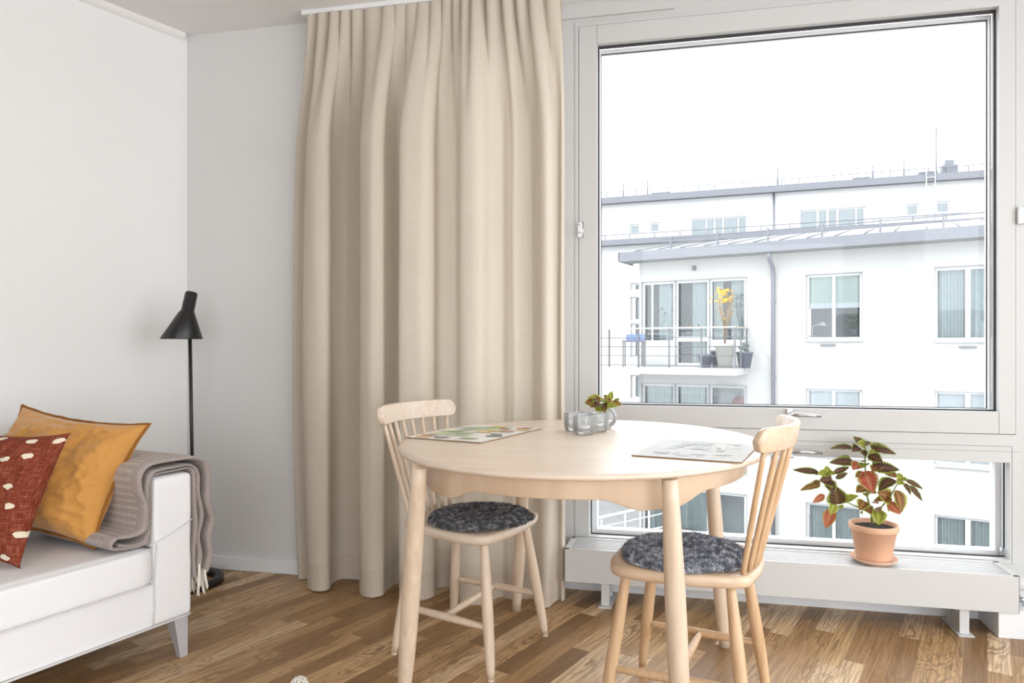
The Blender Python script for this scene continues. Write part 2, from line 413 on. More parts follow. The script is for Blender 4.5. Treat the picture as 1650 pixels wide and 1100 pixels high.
# ================================================================ ROOM SHELL
CEIL = 2.5
CRN = Vector((-2.32, 2.75, 0)); LD = Vector((math.sin(FLOOR_ROT), math.cos(FLOOR_ROT), 0)); LN = Vector((-LD.y, LD.x, 0))
b = B(); b.prism([(-4.9, -3.2), (2.75, -3.2), (2.75, 3.02), (-2.6, 3.02)], -.1, 0.)
struct(b.build('floor', M['floor']))
b = B(); b.prism([(-4.9, -3.2), (2.75, -3.2), (2.75, 3.02), (-2.6, 3.02)], CEIL, CEIL+.12)
struct(b.build('ceiling', M['ceil']))
b = B(); e = CRN - LD*6.2
b.prism([(CRN.x+LD.x*.2, CRN.y+LD.y*.2), (e.x, e.y), (e.x+LN.x*.15, e.y+LN.y*.15), (CRN.x+LD.x*.2+LN.x*.15, CRN.y+LD.y*.2+LN.y*.15)], 0, CEIL)
struct(b.build('wall_left', M['wall']))
# crown strip along the left wall
b = B(); a0 = CRN - LD*0.02; a1 = CRN - LD*6.
def cove(p, q, n, name):
    bb = B(); n = Vector(n)
    prof = [(0, CEIL-.030), (.012, CEIL-.026), (.022, CEIL-.014), (.026, CEIL)]
    vs = [[bb.bm.verts.new(Vector((P.x, P.y, 0)) + n*o + Vector((0, 0, z))) for o, z in prof] for P in (p, q)]
    for i in range(3): bb.f([vs[0][i], vs[1][i], vs[1][i+1], vs[0][i+1]])
    return struct(bb.build(name, M['ceil']))
cove(a0, a1, -LN, 'trim_1')
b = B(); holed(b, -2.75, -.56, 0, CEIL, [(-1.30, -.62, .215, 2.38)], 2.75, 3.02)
struct(b.build('wall_back', M['wall_shaded']))
w3 = struct(empty('added_window', (-.96, 2.83, .215))); T3 = lambda p: p-Vector((-.96, 2.83, .215))  # unseen window added behind the curtain so light glows through the linen
b = B(); frame_ring(b, -1.30, -.62, .215, 2.38, .06, 2.86, 2.93, T3); b.build('window_frame', M['frame'], w3)
b = B(); b.box(-1.25, -.67, 2.9, 2.9002, .27, 2.33, T3); b.build('glass_pane', M['glass'], w3)
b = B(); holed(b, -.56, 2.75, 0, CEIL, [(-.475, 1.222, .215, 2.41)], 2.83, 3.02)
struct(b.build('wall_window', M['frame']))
b = B(); b.box(2.6, 2.75, 2.0, 2.83, 0, CEIL); b.box(2.6, 2.75, -3.2, -2.9, 0, CEIL); b.box(2.6, 2.75, -2.9, 2.0, 2.44, CEIL)  # unseen wall; wide opening added to bring sky light onto the left wall
struct(b.build('wall_right', M['wall']))
b = B(); b.box(-4.9, -.6, -3.2, -3.05, 0, CEIL); b.box(1.9, 2.75, -3.2, -3.05, 0, CEIL); b.box(-.6, 1.9, -3.2, -3.05, 2.36, CEIL)  # unseen wall; opening added to let in sky light from behind
struct(b.build('wall_rear', M['wall']))
# baseboards
b = B(); b.box(-2.30, -.56, 2.735, 2.75, 0, .062); struct(b.build('baseboard_back', M['trim'], bevel=.003))
b = B(); p = CRN - LD*.01; q = CRN - LD*6.; n = -LN*.013
b.prism([(p.x, p.y), (q.x, q.y), (q.x+n.x, q.y+n.y), (p.x+n.x, p.y+n.y)], 0, .062); struct(b.build('baseboard_left', M['trim']))
b = B(); b.box(-.56, 2.6, 2.815, 2.83, 0, .05); struct(b.build('baseboard_window', M['trim'], bevel=.002))
# boxed corner right of the radiator
b = B(); b.box(1.072, 2.6, 2.645, 2.83, 0, .1); struct(b.build('trim_2', M['trim'], bevel=.003))
# soffit joint block above the window
b = B(); b.box(-.56, -.06, 2.817, 2.83, 2.432, CEIL); struct(b.build('trim_3', M['frame'], bevel=.002))

# ---------------------------------------------------------------- window_1: large upper sash
w1 = struct(empty('window_1', (0, 2.83, .70)))
def W1(o): return lambda p: p - Vector((0, 2.83, .70))
T = W1(0)
b = B(); holed(b, -.475, 1.222, .655, 2.41, [(-.4605, 1.204, .6995, 2.396)], 2.825, 2.90, T)
fx = b.build('window_frame', M['frame'], w1)
b = B(); frame_ring(b, -.4605, 1.204, .6995, 2.396, .008, 2.85, 2.86, T); b.build('gasket', M['gap'], w1)
b = B(); holed(b, -.458, 1.2015, .702, 2.3935, [(-.381, 1.146, .785, 2.316)], 2.822, 2.885, T)
sash = b.build('sash', M['frame'], w1)
b = B()
for (x0, x1, z0, z1) in ((-.4595, -.379, .743-.043, .7015),): pass
# mitre lines where stiles meet rails
b.box(-.3815, -.3803, 2.8213, 2.8222, 2.316, 2.3935, T); b.box(1.1455, 1.1467, 2.8213, 2.8222, .702, .785, T); b.box(-.3815, -.3803, 2.8213, 2.8222, .702, .785, T)
b.build('rail_joint', M['radin'], w1)
b = B(); frame_ring(b, -.381, 1.146, .785, 2.316, .006, 2.850, 2.8585, T, .005, .009); b.build('gasket', M['gap'], w1)
b = B(); holed(b, -.381, 1.146, .785, 2.316, [(-.375, 1.138, .790, 2.305)], 2.888, 2.93, T); b.build('glazing_bead', M['bead'], w1)
b = B(); frame_ring(b, -.375, 1.138, .790, 2.305, .0025, 2.905, 2.912, T); b.build('gasket', M['gap'], w1)
b = B(); b.box(-.372, 1.134, 2.915, 2.9152, .793, 2.299, T); b.build('glass_pane', M['glass'], w1)
def hinge(x, z):
    hb = B(); hb.box(x-.010, x+.010, 2.806, 2.822, z-.032, z+.030, T); o = hb.build('hinge', M['bead'], w1, bevel=.002)
    h2 = B(); h2.tube([T(Vector((x+.011, 2.812, z-.034))), T(Vector((x+.011, 2.812, z+.032)))], .004, 10); k = h2.build('hinge_pin', M['chrome'], o)
    h3 = B(); h3.tube([T(Vector((x-.003, 2.8065, z+.022))), T(Vector((x-.003, 2.803, z+.022)))], .004, 10); h3.box(x-.009, x+.008, 2.8045, 2.8065, z-.014, z-.011, T); h3.build('screw', M['chrome'], o)
hinge(-.452, 1.528); hinge(1.214, 1.522)
def lever(x, z, parent, TT, name='handle', rise=.0):
    hb = B(); hb.box(x-.012, x+.012, 2.812, 2.822, z-.026, z+.026, TT); o = hb.build(name, M['chrome'], parent, bevel=.004)
    l = B(); l.tube([TT(Vector(p)) for p in ((x, 2.815, z-.002), (x+.001, 2.79, z), (x+.006, 2.775, z+.004), (x+.018, 2.768, z+.008), (x+.05, 2.766, z+.008), (x+.11, 2.768, z+.003))], [.0085, .0085, .009, .009, .0085, .0055], 14)
    l.build('lever', M['chrome'], o)
lever(.393, .757, w1, T)

# ---------------------------------------------------------------- window_2: low pane under the transom
w2 = struct(empty('window_2', (0, 2.83, .215)))
T2 = lambda p: p - Vector((0, 2.83, .215))
b = B(); holed(b, -.475, 1.222, .215, .655, [(-.415, 1.184, .226, .594)], 2.8255, 2.862, T2); b.build('window_frame', M['frame'], w2)
b = B(); b.box(-.475, 1.19, 2.8247, 2.8257, .6545, .6560, T2); b.box(-.475, 1.222, 2.8247, 2.8257, .6355, .6362, T2); b.box(1.1905, 1.1917, 2.8247, 2.8257, .215, .655, T2)
b.build('rail_joint', M['radin'], w2)
b = B(); frame_ring(b, -.415, 1.184, .226, .594, .005, 2.866, 2.874, T2, .004, .004); b.build('gasket', M['gap'], w2)
b = B(); holed(b, -.418, 1.187, .222, .598, [(-.392, 1.164, .240, .585)], 2.90, 2.95, T2); b.build('sash', M['bead'], w2)
b = B(); b.box(-.394, 1.166, 2.925, 2.9252, .238, .587, T2); b.build('glass_pane', M['glass'], w2)
b = B(); b.box(1.172, 1.183, 2.864, 2.885, .232, .262, T2); b.build('hinge', M['chrome'], w2, bevel=.001)
lever(.398, .612, w2, T2)

# ================================================================ RADIATOR
RX0, RX1, RY0, RY1, RZ0, RZ1 = -.487, 1.135, 2.635, 2.805, .094, .2245
rad = tag(empty('radiator', (.32, 2.72, 0)), 'long low white panel radiator with slatted top under the window', 'radiator')
TR_ = lambda p: p - Vector((.32, 2.72, 0))
b = B(); b.box(RX0, RX1, RY0, RY0+.004, RZ0, RZ1, TR_); b.box(RX0, RX1, RY1-.004, RY1, RZ0, RZ1, TR_)
b.box(RX0, RX0+.004, RY0, RY1, RZ0, RZ1, TR_); b.box(RX1-.004, RX1, RY0, RY1, RZ0, RZ1, TR_)
b.build('casing', M['rad'], rad, bevel=.0015)
b = B(); frame_ring(b, RX0+.002, RX1-.002, 0, 1, .012, 0, 1, lambda p: TR_(Vector((p.x, RY0+.002+p.z*(RY1-RY0-.004), RZ1-.002+p.y*.003)))) if False else None
b.box(RX0, RX1, RY0, RY0+.012, RZ1-.002, RZ1+.001, TR_); b.box(RX0, RX1, RY1-.014, RY1, RZ1-.002, RZ1+.001, TR_)
b.box(RX0, RX0+.02, RY0, RY1, RZ1-.002, RZ1+.001, TR_); b.box(RX1-.02, RX1, RY0, RY1, RZ1-.002, RZ1+.001, TR_)
b.build('top_rim', M['rad'], rad, bevel=.001)
b = B(); b.box(RX0+.03, RX1-.03, RY0+.02, RY1-.02, RZ0+.005, RZ1-.03, TR_); b.build('fin_core', M['radin'], rad)
b = B(); n = 13
for i in range(n):
    y = RY0+.016 + i*(RY1-RY0-.034)/(n-1)
    b.box(RX0+.018, RX1-.018, y, y+.0055, RZ1-.014, RZ1-.0015, TR_)
b.build('grille', M['rad'], rad)
for x in (-.325, .965):
    b = B(); b.box(x-.016, x+.016, 2.65, 2.668, .004, RZ0+.003, TR_); b.box(x-.016, x+.016, 2.755, 2.775, .004, RZ0+.003, TR_)
    b.box(x-.026, x+.026, 2.628, 2.80, 0, .005, TR_); b.box(x-.014, x-.010, 2.66, 2.77, .004, .07, TR_); b.box(x-.03, x+.03, 2.645, 2.78, RZ0-.003, RZ0+.001, TR_)
    b.build('leg', M['rad'], rad, bevel=.001)
b = B(); b.tube([TR_(Vector(p)) for p in ((1.137, 2.70, .175), (1.15, 2.70, .175))], .014, 16); b.tube([TR_(Vector(p)) for p in ((1.15, 2.70, .178), (1.20, 2.70, .178))], .023, 20)
v = b.build('valve_knob', M['rad'], rad, bevel=.002)
b = B(); b.tube([TR_(Vector(p)) for p in ((1.137, 2.70, .125), (1.165, 2.70, .125))], .012, 8); b.tube([TR_(Vector(p)) for p in ((1.158, 2.70, .125), (1.175, 2.70, .125), (1.18, 2.70, .10), (1.18, 2.70, .085))], .009, 10)
b.build('valve_pipe', M['chrome'], rad)

# ================================================================ CURTAIN
bot = [(-1.71, 2.70), (-1.68, 2.665), (-1.625, 2.69), (-1.60, 2.60), (-1.565, 2.562), (-1.52, 2.556), (-1.492, 2.585), (-1.512, 2.66), (-1.50, 2.705), (-1.45, 2.722), (-1.395, 2.715),
       (-1.372, 2.66), (-1.352, 2.59), (-1.315, 2.548), (-1.27, 2.535), (-1.238, 2.57), (-1.25, 2.64), (-1.235, 2.705), (-1.20, 2.70), (-1.185, 2.62), (-1.155, 2.56), (-1.10, 2.548), (-1.055, 2.552), (-1.03, 2.60), (-1.045, 2.68),
       (-1.01, 2.705), (-.965, 2.695), (-.928, 2.62), (-.90, 2.565), (-.86, 2.548), (-.81, 2.556), (-.785, 2.61), (-.75, 2.652), (-.715, 2.635), (-.69, 2.625), (-.66, 2.645), (-.625, 2.652), (-.595, 2.61), (-.565, 2.578), (-.54, 2.585), (-.528, 2.64), (-.512, 2.67), (-.503, 2.65), (-.493, 2.675)]
NP = 21
def top_pt(t):
    x = -1.638 + t*1.144
    q = t + .016*math.sin(11*t) + .007*math.sin(29*t+1)
    return (x + .011*math.sin(2*PI*q*NP+.9), 2.655 + .020*math.sin(2*PI*q*NP) * (0.75+.4*math.sin(9*t+1)))
def cur_pt(t, h):
    z = .006 + h*(2.478-.006)
    bx, by = cr(bot, t); tx, ty = top_pt(t)
    tt = t + .010*math.sin(5*h+7*t)*h*(1-h)*2
    bx, by = cr(bot, min(1, max(0, tt))); by = 2.64 + (by-2.64)*(1.18 if by > 2.64 else 1.0)
    by = min(by, 2.728)
    k = sstep(.74, 1.03, h)*.98 + .02*h
    # left edge leans out a little half way up
    x = bx*(1-k) + tx*k; y = by*(1-k) + ty*k
    x -= .030*math.sin(PI*min(1, h*1.15))**.8*(1-sstep(.02, .16, t)) if 0 < h < .87 else 0
    amp = .004*(1-abs(2*h-1))
    y += amp*.6*math.sin(60*t + 3*h) + .0035*noise.noise(Vector((t*40, h*5, 1.7))) + .006*noise.noise(Vector((t*9, h*2.3, 5)))
    x += .004*noise.noise(Vector((t*14, h*3, 9)))
    return Vector((x, y, z))
cur = tag(empty('curtain', (-1.06, 2.65, 0)), 'floor-length natural linen curtain in soft folds left of the window', 'curtain')
TC = Vector((-1.06, 2.65, 0))
b = B(); b.grid(lambda a, h: cur_pt(a, .045 + h*.955)-TC, 520, 90); b.build('curtain_cloth', M['curtain'], cur, fixn=False)
b = B(); b.grid(lambda a, h: cur_pt(a, h*.045)-TC, 520, 4); b.build('hem', M['hem'], cur, fixn=False)
b = B(); b.box(-1.655, 2.55, 2.64, 2.668, 2.479, 2.4995); tag(b.build('curtain_track', M['trim'], bevel=.002), 'white ceiling track that the linen curtain hangs from', 'curtain track')

# ================================================================ FLOOR LAMP
lamp = tag(empty('floor_lamp', (-2.15, 2.53, 0)), 'black floor lamp with a conical shade in the corner behind the sofa', 'lamp')
LO = Vector((-2.15, 2.53, 0))
lc = on_z(301, 941, 0)-LO
b = B(); b.lathe([(.110, .004), (.110, .026), (.116, .030), (.140, .030), (.146, .026), (.146, .002), (.114, 0)], 64, c=(lc.x, lc.y), close=True); b.build('lamp_base', M['black'], lamp)
pb = LO+lc+(on_z(316, 921, 0)-LO-lc).normalized()*.128 ; d = ray(306, 556); pt = Vector((d[0]*2.88, d[1]*2.88, H+d[2]*2.88))
b = B(); b.tube([Vector((pb.x, pb.y, .02))-LO, pt-LO+Vector((0, 0, .05))], .0072, 14); b.build('pole', M['black'], lamp)
d = ray(292.5, 546); cb = Vector((d[0]*2.86, d[1]*2.86, H+d[2]*2.86)); d = ray(309, 470); ct = Vector((d[0]*2.90, d[1]*2.90, H+d[2]*2.90))
axv = (ct-cb).normalized(); 
tilt = Vector((0, 0, 1)).rotation_difference(axv).to_matrix()
def TL(p): return tilt @ p + cb - LO
Lh = (ct-cb).length
# shade: cone cut level at the bottom, joined to a round neck
b = B()
k = Lh/.215
pr = [(.0785, 0), (.080, .002), (.034, .112*k), (.0255, .128*k), (.0245, .205*k), (.021, .213*k), (0, .215*k)]
def shade_pt(p):
    q = p.copy()
    w = 1-min(1, q.z/(.112*k))
    r = TL(q)
    flat = cb.z - .0 
    # level rim: slide rim points along the axis so that the opening is horizontal
    rr = r + LO
    dz = (cb.z - (tilt @ Vector((p.x, p.y, 0)) + cb).z)
    return r + (axv*dz/axv.z)*w
b.lathe(pr, 48, T=shade_pt); b.build('lamp_shade', M['black'], lamp)
b = B(); b.lathe([(.0775, .001), (.031, .108*k), (.0, .11*k)], 48, T=shade_pt); b.build('shade_lining', M['lampin'], lamp)

# ================================================================ SOFA
SA = math.radians(15.5)
SR = math.atan2(math.cos(SA), math.sin(SA))
SO = Vector((-1.628, 1.955, 0))
sofa = tag(empty('sofa', SO, SR), 'white fabric sofa with tapered grey legs along the left wall', 'sofa')
# local: +x to the far (right) end, +y to the wall
def softbox(b, x0, x1, y0, y1, z0, z1, r=.03, n=14, bulge=0., seed=0., wr=.0):
    """closed rounded box as a subdivided cube"""
    cx, cy, cz = (x0+x1)/2, (y0+y1)/2, (z0+z1)/2; hx, hy, hz = (x1-x0)/2, (y1-y0)/2, (z1-z0)/2
    def P(u, v, w):
        p = Vector((u*hx, v*hy, w*hz)); inner = Vector((max(-hx+r, min(hx-r, p.x)), max(-hy+r, min(hy-r, p.y)), max(-hz+r, min(hz-r, p.z))))
        dd = p-inner
        if dd.length > 1e-7: p = inner + dd.normalized()*r
        p.z += bulge*(1-u*u)*(1-v*v)*(1 if w > 0 else -1)*abs(w)
        q = p + Vector((cx, cy, cz))
        if wr: 
            nn = noise.noise(q*9+Vector((seed, 0, 0)))*wr + noise.noise(Vector((q.x*6, q.y*6, q.z*30+seed)))*wr*.6
            q += p.normalized()*nn
        return q
    ts = [math.copysign(1-(1-abs(-1+2*i/n))**1.5 if False else abs(-1+2*i/n)**.7, -1+2*i/n) for i in range(n+1)]
    for s in (-1, 1):
        for ax in range(3):
            g = []
            for u in ts:
                row = []
                for v in ts:
                    c = [u, v]; c.insert(ax, s); row.append(b.bm.verts.new(P(*c)))
                g.append(row)
            for i in range(n):
                for j in range(n): b.f([g[i][j], g[i+1][j], g[i+1][j+1], g[i][j+1]])
    return b
b = B(); softbox(b, -2.15, -.008, .008, .88, .137, .285, .006, 30, wr=.007); b.build('base_cover', M['sofa'], sofa, weld=.0004)
b = B(); softbox(b, -.135, 0, .0, .88, .137, .612, .016, 26, wr=.0025, seed=3); b.build('arm', M['sofa'], sofa, weld=.0004)
b = B(); softbox(b, -2.15, -2.02, .0, .88, .137, .612, .022, 14, wr=.002, seed=8); b.build('arm', M['sofa'], sofa, weld=.0004)
b = B(); softbox(b, -2.02, -.139, -.012, .66, .272, .398, .022, 34, bulge=.008, wr=.003, seed=5); b.build('seat_cushion', M['sofa'], sofa, weld=.0004)
b = B(); softbox(b, -2.15, 0, .72, .88, .137, .70, .03, 20, wr=.003, seed=9); b.build('back', M['sofa'], sofa, weld=.0004)
b = B(); softbox(b, -2.0, -.145, .60, .76, .395, .755, .06, 20, bulge=.01, wr=.004, seed=12); b.build('back_cushion', M['sofa'], sofa, weld=.0004)
b = B()
for z in (.2795, .392): b.tube([(-2.0, -.0135, z), (-1., -.0145, z-.001), (-.16, -.0135, z), (-.142, -.004, z), (-.1405, .03, z)], .0024, 8)
b.tube([(-.136, -.002, .14), (-.131, -.003, .2), (-.133, -.0035, .27), (-.125, -.003, .40)], .0018, 6)
b.tube([(-.133, -.003, .405), (-.07, -.004, .425), (-.002, -.003, .455)], .0016, 6)
b.tube([(-2.1, .006, .1375), (-1., .005, .1375), (-.01, .003, .1375), (-.002, .01, .1375), (-.001, .5, .1375)], .0035, 6)
b.build('piping', M['piping'], sofa)
for (x, y) in ((-.035, .03), (-2.1, .03), (-.035, .82), (-2.1, .82)):
    sx = -1 if x > -1 else 1
    b = B(); t = .030; 
    a = [b.bm.verts.new(Vector(p)) for p in ((x-.024*(1 if sx < 0 else .3), y-t+.008, .138), (x+.024, y-t+.008, .138), (x+.024, y+t, .138), (x-.024, y+t, .138))]
    c = [b.bm.verts.new(Vector(p)) for p in ((x-.002, y-t+.008, 0), (x+.024, y-t+.008, 0), (x+.024, y-.002, 0), (x-.002, y-.002, 0))]
    b.f(a, smooth=False); b.f(c[::-1], smooth=False)
    for i in range(4): b.f([a[i], a[(i+1) % 4], c[(i+1) % 4], c[i]], smooth=False)
    b.build('leg', M['steel'], sofa, bevel=.0015)

# ---------------------------------------------------------------- throw blanket over the arm
thr = tag(empty('throw_blanket', SO + Vector((0, 0, 0)), SR), 'folded taupe knitted wool throw with cream fringe over the sofa arm', 'blanket')
def layer(pts, y0, y1, th, seed, wav=.008):
    """pts: (x,z) section of one layer across the arm, extruded along y (into the sofa depth)"""
    b = B(); n = 110; L = [0.]; P = [cr(pts, i/n) for i in range(n+1)]
    for i in range(n): L.append(L[-1] + math.hypot(P[i+1][0]-P[i][0], P[i+1][1]-P[i][1]))
    def nrm(i):
        a = P[max(0, i-1)]; c = P[min(n, i+1)]; dx, dz = c[0]-a[0], c[1]-a[1]; l = math.hypot(dx, dz) or 1
        return -dz/l, dx/l
    def fn(side):
        def g(a, v):
            i = round(a*n); nx, nz = nrm(i); ee = min(1, min(v, 1-v)*26); ee = math.sqrt(max(0, 1-(1-ee)**2))
            o = side*th*.5*ee
            sec = P[i]; wv = wav*noise.noise(Vector((L[i]*6+seed, v*2.4, seed)))
            top = max(0, 1-abs(sec[1]-.64)*12)
            yy = y0 + v*(y1-y0) + .010*noise.noise(Vector((L[i]*5+seed*3, 0, seed)))
            return Vector((sec[0]+nx*(o+wv*(1-top)), yy, sec[1]+nz*(o+wv*.2)))
        return g
    ga = b.grid(fn(1), n, 22, lambda a, v: (L[round(a*n)]+seed, v*(y1-y0)))
    gb = b.grid(fn(-1), n, 22, lambda a, v: (L[round(a*n)]+seed, v*(y1-y0)))
    for i in (0, n):
        for j in range(22): b.f([ga[i][j], ga[i][j+1], gb[i][j+1], gb[i][j]])
    return b
mid = [(-.24, .425), (-.20, .412), (-.160, .416), (-.147, .44), (-.150, .49), (-.156, .55), (-.152, .60), (-.133, .630), (-.06, .634), (.0, .632), (.022, .60), (.022, .54), (.037, .46), (.022, .39), (.03, .33), (.022, .285)]
out = [(-.150, .418), (-.178, .437), (-.205, .435), (-.255, .450), (-.285, .425), (-.26, .410)]
L1 = [(-.245, .450), (-.205, .444), (-.166, .458), (-.164, .53), (-.178, .58), (-.176, .628), (-.145, .655), (-.06, .660), (.008, .656), (.048, .63), (.056, .56), (.052, .50), (.072, .44), (.055, .38), (.06, .32), (.045, .262)]
L0 = [(-.146, .405), (-.142, .45), (-.141, .52), (-.143, .57), (-.142, .610), (-.12, .6215), (-.05, .6225), (.0, .622), (.0105, .59), (.010, .50), (.016, .42), (.011, .33), (.014, .25)]
layer([(a-.0, c) for a, c in L0], -.004, .40, .006, 1.3, .001).build('blanket_layer', M['throw'], thr, weld=.0003)
layer(mid, -.008, .42, .010, 4.1, .004).build('blanket_layer', M['throw'], thr, weld=.0003)
layer(L1, -.014, .45, .012, 7.7, .007).build('blanket_layer', M['throw'], thr, weld=.0003)
layer([(-.248, .451), (-.266, .437), (-.258, .420), (-.23, .412), (-.19, .408), (-.150, .416)], -.010, .44, .010, 2.2, .003).build('blanket_layer', M['throw'], thr, weld=.0003)
b = B(); rr = random.Random(3)
for k in range(60):
    y = -.008 + (k//2)*.0148 + (.004 if k % 2 else 0); x0 = (.046 if k % 2 else .022) + rr.uniform(-.006, .006); z0 = .262 if k % 2 else .288
    l = rr.uniform(.06, .09); q = rr.uniform(-.008, .010)
    b.tube([(x0, y, z0+.01), (x0+q*.4, y+rr.uniform(-.004, .004), z0-l*.4), (x0+q, y+rr.uniform(-.006, .006), z0-l*.8), (x0+q*1.3, y, z0-l)], [.0045, .0042, .0048, .0022], 7)
b.build('fringe', M['wool'], thr)

# ---------------------------------------------------------------- pillows
def pillow(name, label, mat, TLc, TRc, BRc, T=.15, wr=.012, seed=0., edge=None, flop=0.):
    TLc, TRc, BRc = map(Vector, (TLc, TRc, BRc)); BLc = TLc + BRc - TRc
    cen = (TLc+TRc+BRc+BLc)/4; ex = (TRc-TLc+BRc-BLc)/4; ey = (TLc-BLc+TRc-BRc)/4; nz = ex.cross(ey).normalized()
    if nz.y > 0: nz = -nz                       # faces the room
    root = tag(empty(name, (cen.x, cen.y, BRc.z)), label, 'pillow', 'pillows on the sofa'); O = Vector((cen.x, cen.y, BRc.z))
    def corner(u, v): return TLc*(1-u)*(v) + TRc*u*v + BLc*(1-u)*(1-v) + BRc*u*(1-v)
    def P(a, c, side):
        u, v = -1+2*a, -1+2*c
        # sides pulled in between the corners
        uu = u*(1-.13*(1-v*v)**.9*abs(u)**2); vv = v*(1-.13*(1-u*u)**.9*abs(v)**2)
        p = corner((uu+1)/2, (vv+1)/2)
        m = max(0, (1-abs(u)**2.2)*(1-abs(v)**2.2))
        h = T*.5*m**.55
        e = min(1, m*5)
        q = Vector((u*1.9, v*1.9, seed))
        w = noise.noise(q*1.3)*1.1 + .6*abs(noise.noise(q*2.7+Vector((3, 1, 0)))) + .35*noise.noise(Vector((u*9, v*2.5, seed)))+ .3*noise.noise(Vector((u*2.5, v*9, seed+4)))
        # folds running in from the corners
        ang = math.atan2(abs(v)-1.15, abs(u)-1.15); rad_ = math.hypot(abs(v)-1.15, abs(u)-1.15)
        w += .55*math.sin(ang*15+seed)*math.exp(-rad_*2.4)
        rg = 1-abs(noise.noise(Vector((u*3.1+v*1.7, v*4.3-u*1.2, seed+9)))*2.2); w += .45*max(0, rg)**3
        rg = 1-abs(noise.noise(Vector((u*6.1-v*3.7, v*5.3+u*2.2, seed+19)))*2.2); w += .22*max(0, rg)**4
        sag = -flop*(1-v)*.5*(1-abs(u))
        return p + nz*side*(h + (wr*w*e if side > 0 else 0)) - O + Vector((0, 0, sag))
    b = B(); n = 72
    uvf = lambda a, c: (a, c)
    b.grid(lambda a, c: P(a, c, 1), n, n, uvf); b.grid(lambda a, c: P(a, c, -1), n, n, uvf)
    b.build('pillow_cover', mat, root, weld=.0005)
    if edge:
        b = B(); pts = []
        for i in range(64): pts.append((i/64, 1.)) 
        for i in range(64): pts.append((1., 1-i/64))
        for i in range(64): pts.append((1-i/64, 0.))
        for i in range(65): pts.append((0., i/64))
        path = [P(a, c, 1) + (P(a, c, 1)-(cen-O)).normalized()*(.004+.003*noise.noise(Vector((i*.21, seed, 0)))) for i, (a, c) in enumerate(pts)]
        b.tube(path, .0042, 6, cap=False); b.build('pillow_piping', edge, root)
    return root
pillow('pillow', 'mustard yellow linen pillow leaning in the sofa corner behind the rust one', M['orange'],
       (-2.225, 1.872, .828), (-1.735, 1.888, .775), (-1.795, 1.735, .410), .20, .014, 2.0, M['orange_edge'])
pillow('pillow', 'rust red linen pillow with cream blots in front of the mustard pillow', M['rust'],
       (-2.19, 1.60, .80), (-1.757, 1.624, .779), (-1.845, 1.545, .402), .14, .010, 5.0)

# ================================================================ DINING TABLE
TC0 = Vector((-.320, 2.042, 0)); TA, TB, TH = .548, .594, .745
table = tag(empty('dining_table', TC0), 'pale birch oval dining table with round tapered legs by the window', 'table')
b = B()
prof = [(0, TH), (.97, TH), (.992, TH-.0015), (1.0, TH-.006), (.998, TH-.011), (.985, TH-.0165), (.965, TH-.019), (0, TH-.019)]
n = 128; rings = []
for r, z in prof:
    rings.append([b.bm.verts.new(Vector((0, 0, z)))] if r == 0 else [b.bm.verts.new(Vector((TA*r*math.cos(2*PI*k/n), TB*r*math.sin(2*PI*k/n), z))) for k in range(n)])
for i in range(len(rings)-1): b._band(rings[i], rings[i+1], n)
b.build('tabletop', M['birch_x'], table)
feet = [Vector((-.661, 2.541, 0)), Vector((.119, 2.379, 0)), Vector((-.013, 1.635, 0)), Vector((-.803, 1.80, 0))]
tops = []
for f in feet:
    d = f-TC0; a = math.atan2(d.y/TB, d.x/TA)
    tops.append(Vector((TC0.x + TA*.865*math.cos(a), TC0.y + TB*.865*math.sin(a), 0)))
tops[2] = on_z(1079, 772, .726)+Vector((0, .012, 0)); tops[3] = on_z(669, 751, .726)+Vector((.008, .01, 0))
for t in tops: t.z = 0
# curved apron: drops low beside each leg
def ap_ang(P): d = P-TC0; return math.atan2(d.y/TB, d.x/TA)
angs = sorted(ap_ang(t) for t in tops)
def drop(a):
    m = min(abs((a-g+PI) % (2*PI)-PI) for g in angs)*.55
    return .052 + .030*(1-sstep(.045, .17, m))
b = B(); n = 220; rows = []
for k in range(n):
    a = 2*PI*k/n; r0, r1 = .885, .850; dd = drop(a); z1 = TH-.019
    co, si = math.cos(a), math.sin(a)
    rows.append([b.bm.verts.new(Vector((TA*r*co, TB*r*si, z))) for r, z in ((r0, z1), (r0, z1-dd+.002), (r0-.004, z1-dd), (r1+.004, z1-dd), (r1, z1-dd+.002), (r1, z1))])
for k in range(n):
    for j in range(5): b.f([rows[k][j], rows[(k+1) % n][j], rows[(k+1) % n][j+1], rows[k][j+1]])
b.build('apron', wood_mat('pale_birch_apron', (.66, .50, .36), (.76, .61, .46), .36, 2, 14., .15, .02), table)
for f, t in zip(feet, tops):
    b = B(); pts = []; rs = []
    for i in range(15):
        q = i/14; p = t.lerp(f, q); pts.append(Vector((p.x-TC0.x, p.y-TC0.y, (TH-.0195)*(1-q)+.0*q)))
        rs.append(.0185 + .0055*math.sin(PI*min(1, q*1.12)**1.1) if q < .9 else .0185 + .0055*math.sin(PI*min(1, q*1.12)**1.1))
    rs = [.0185+.0065*math.sin(PI*min(1., (i/14)*.98)) - .0022*sstep(.75, 1., i/14) for i in range(15)]
    b.tube(pts, rs, 28); b.build('leg', M['birch'], table)

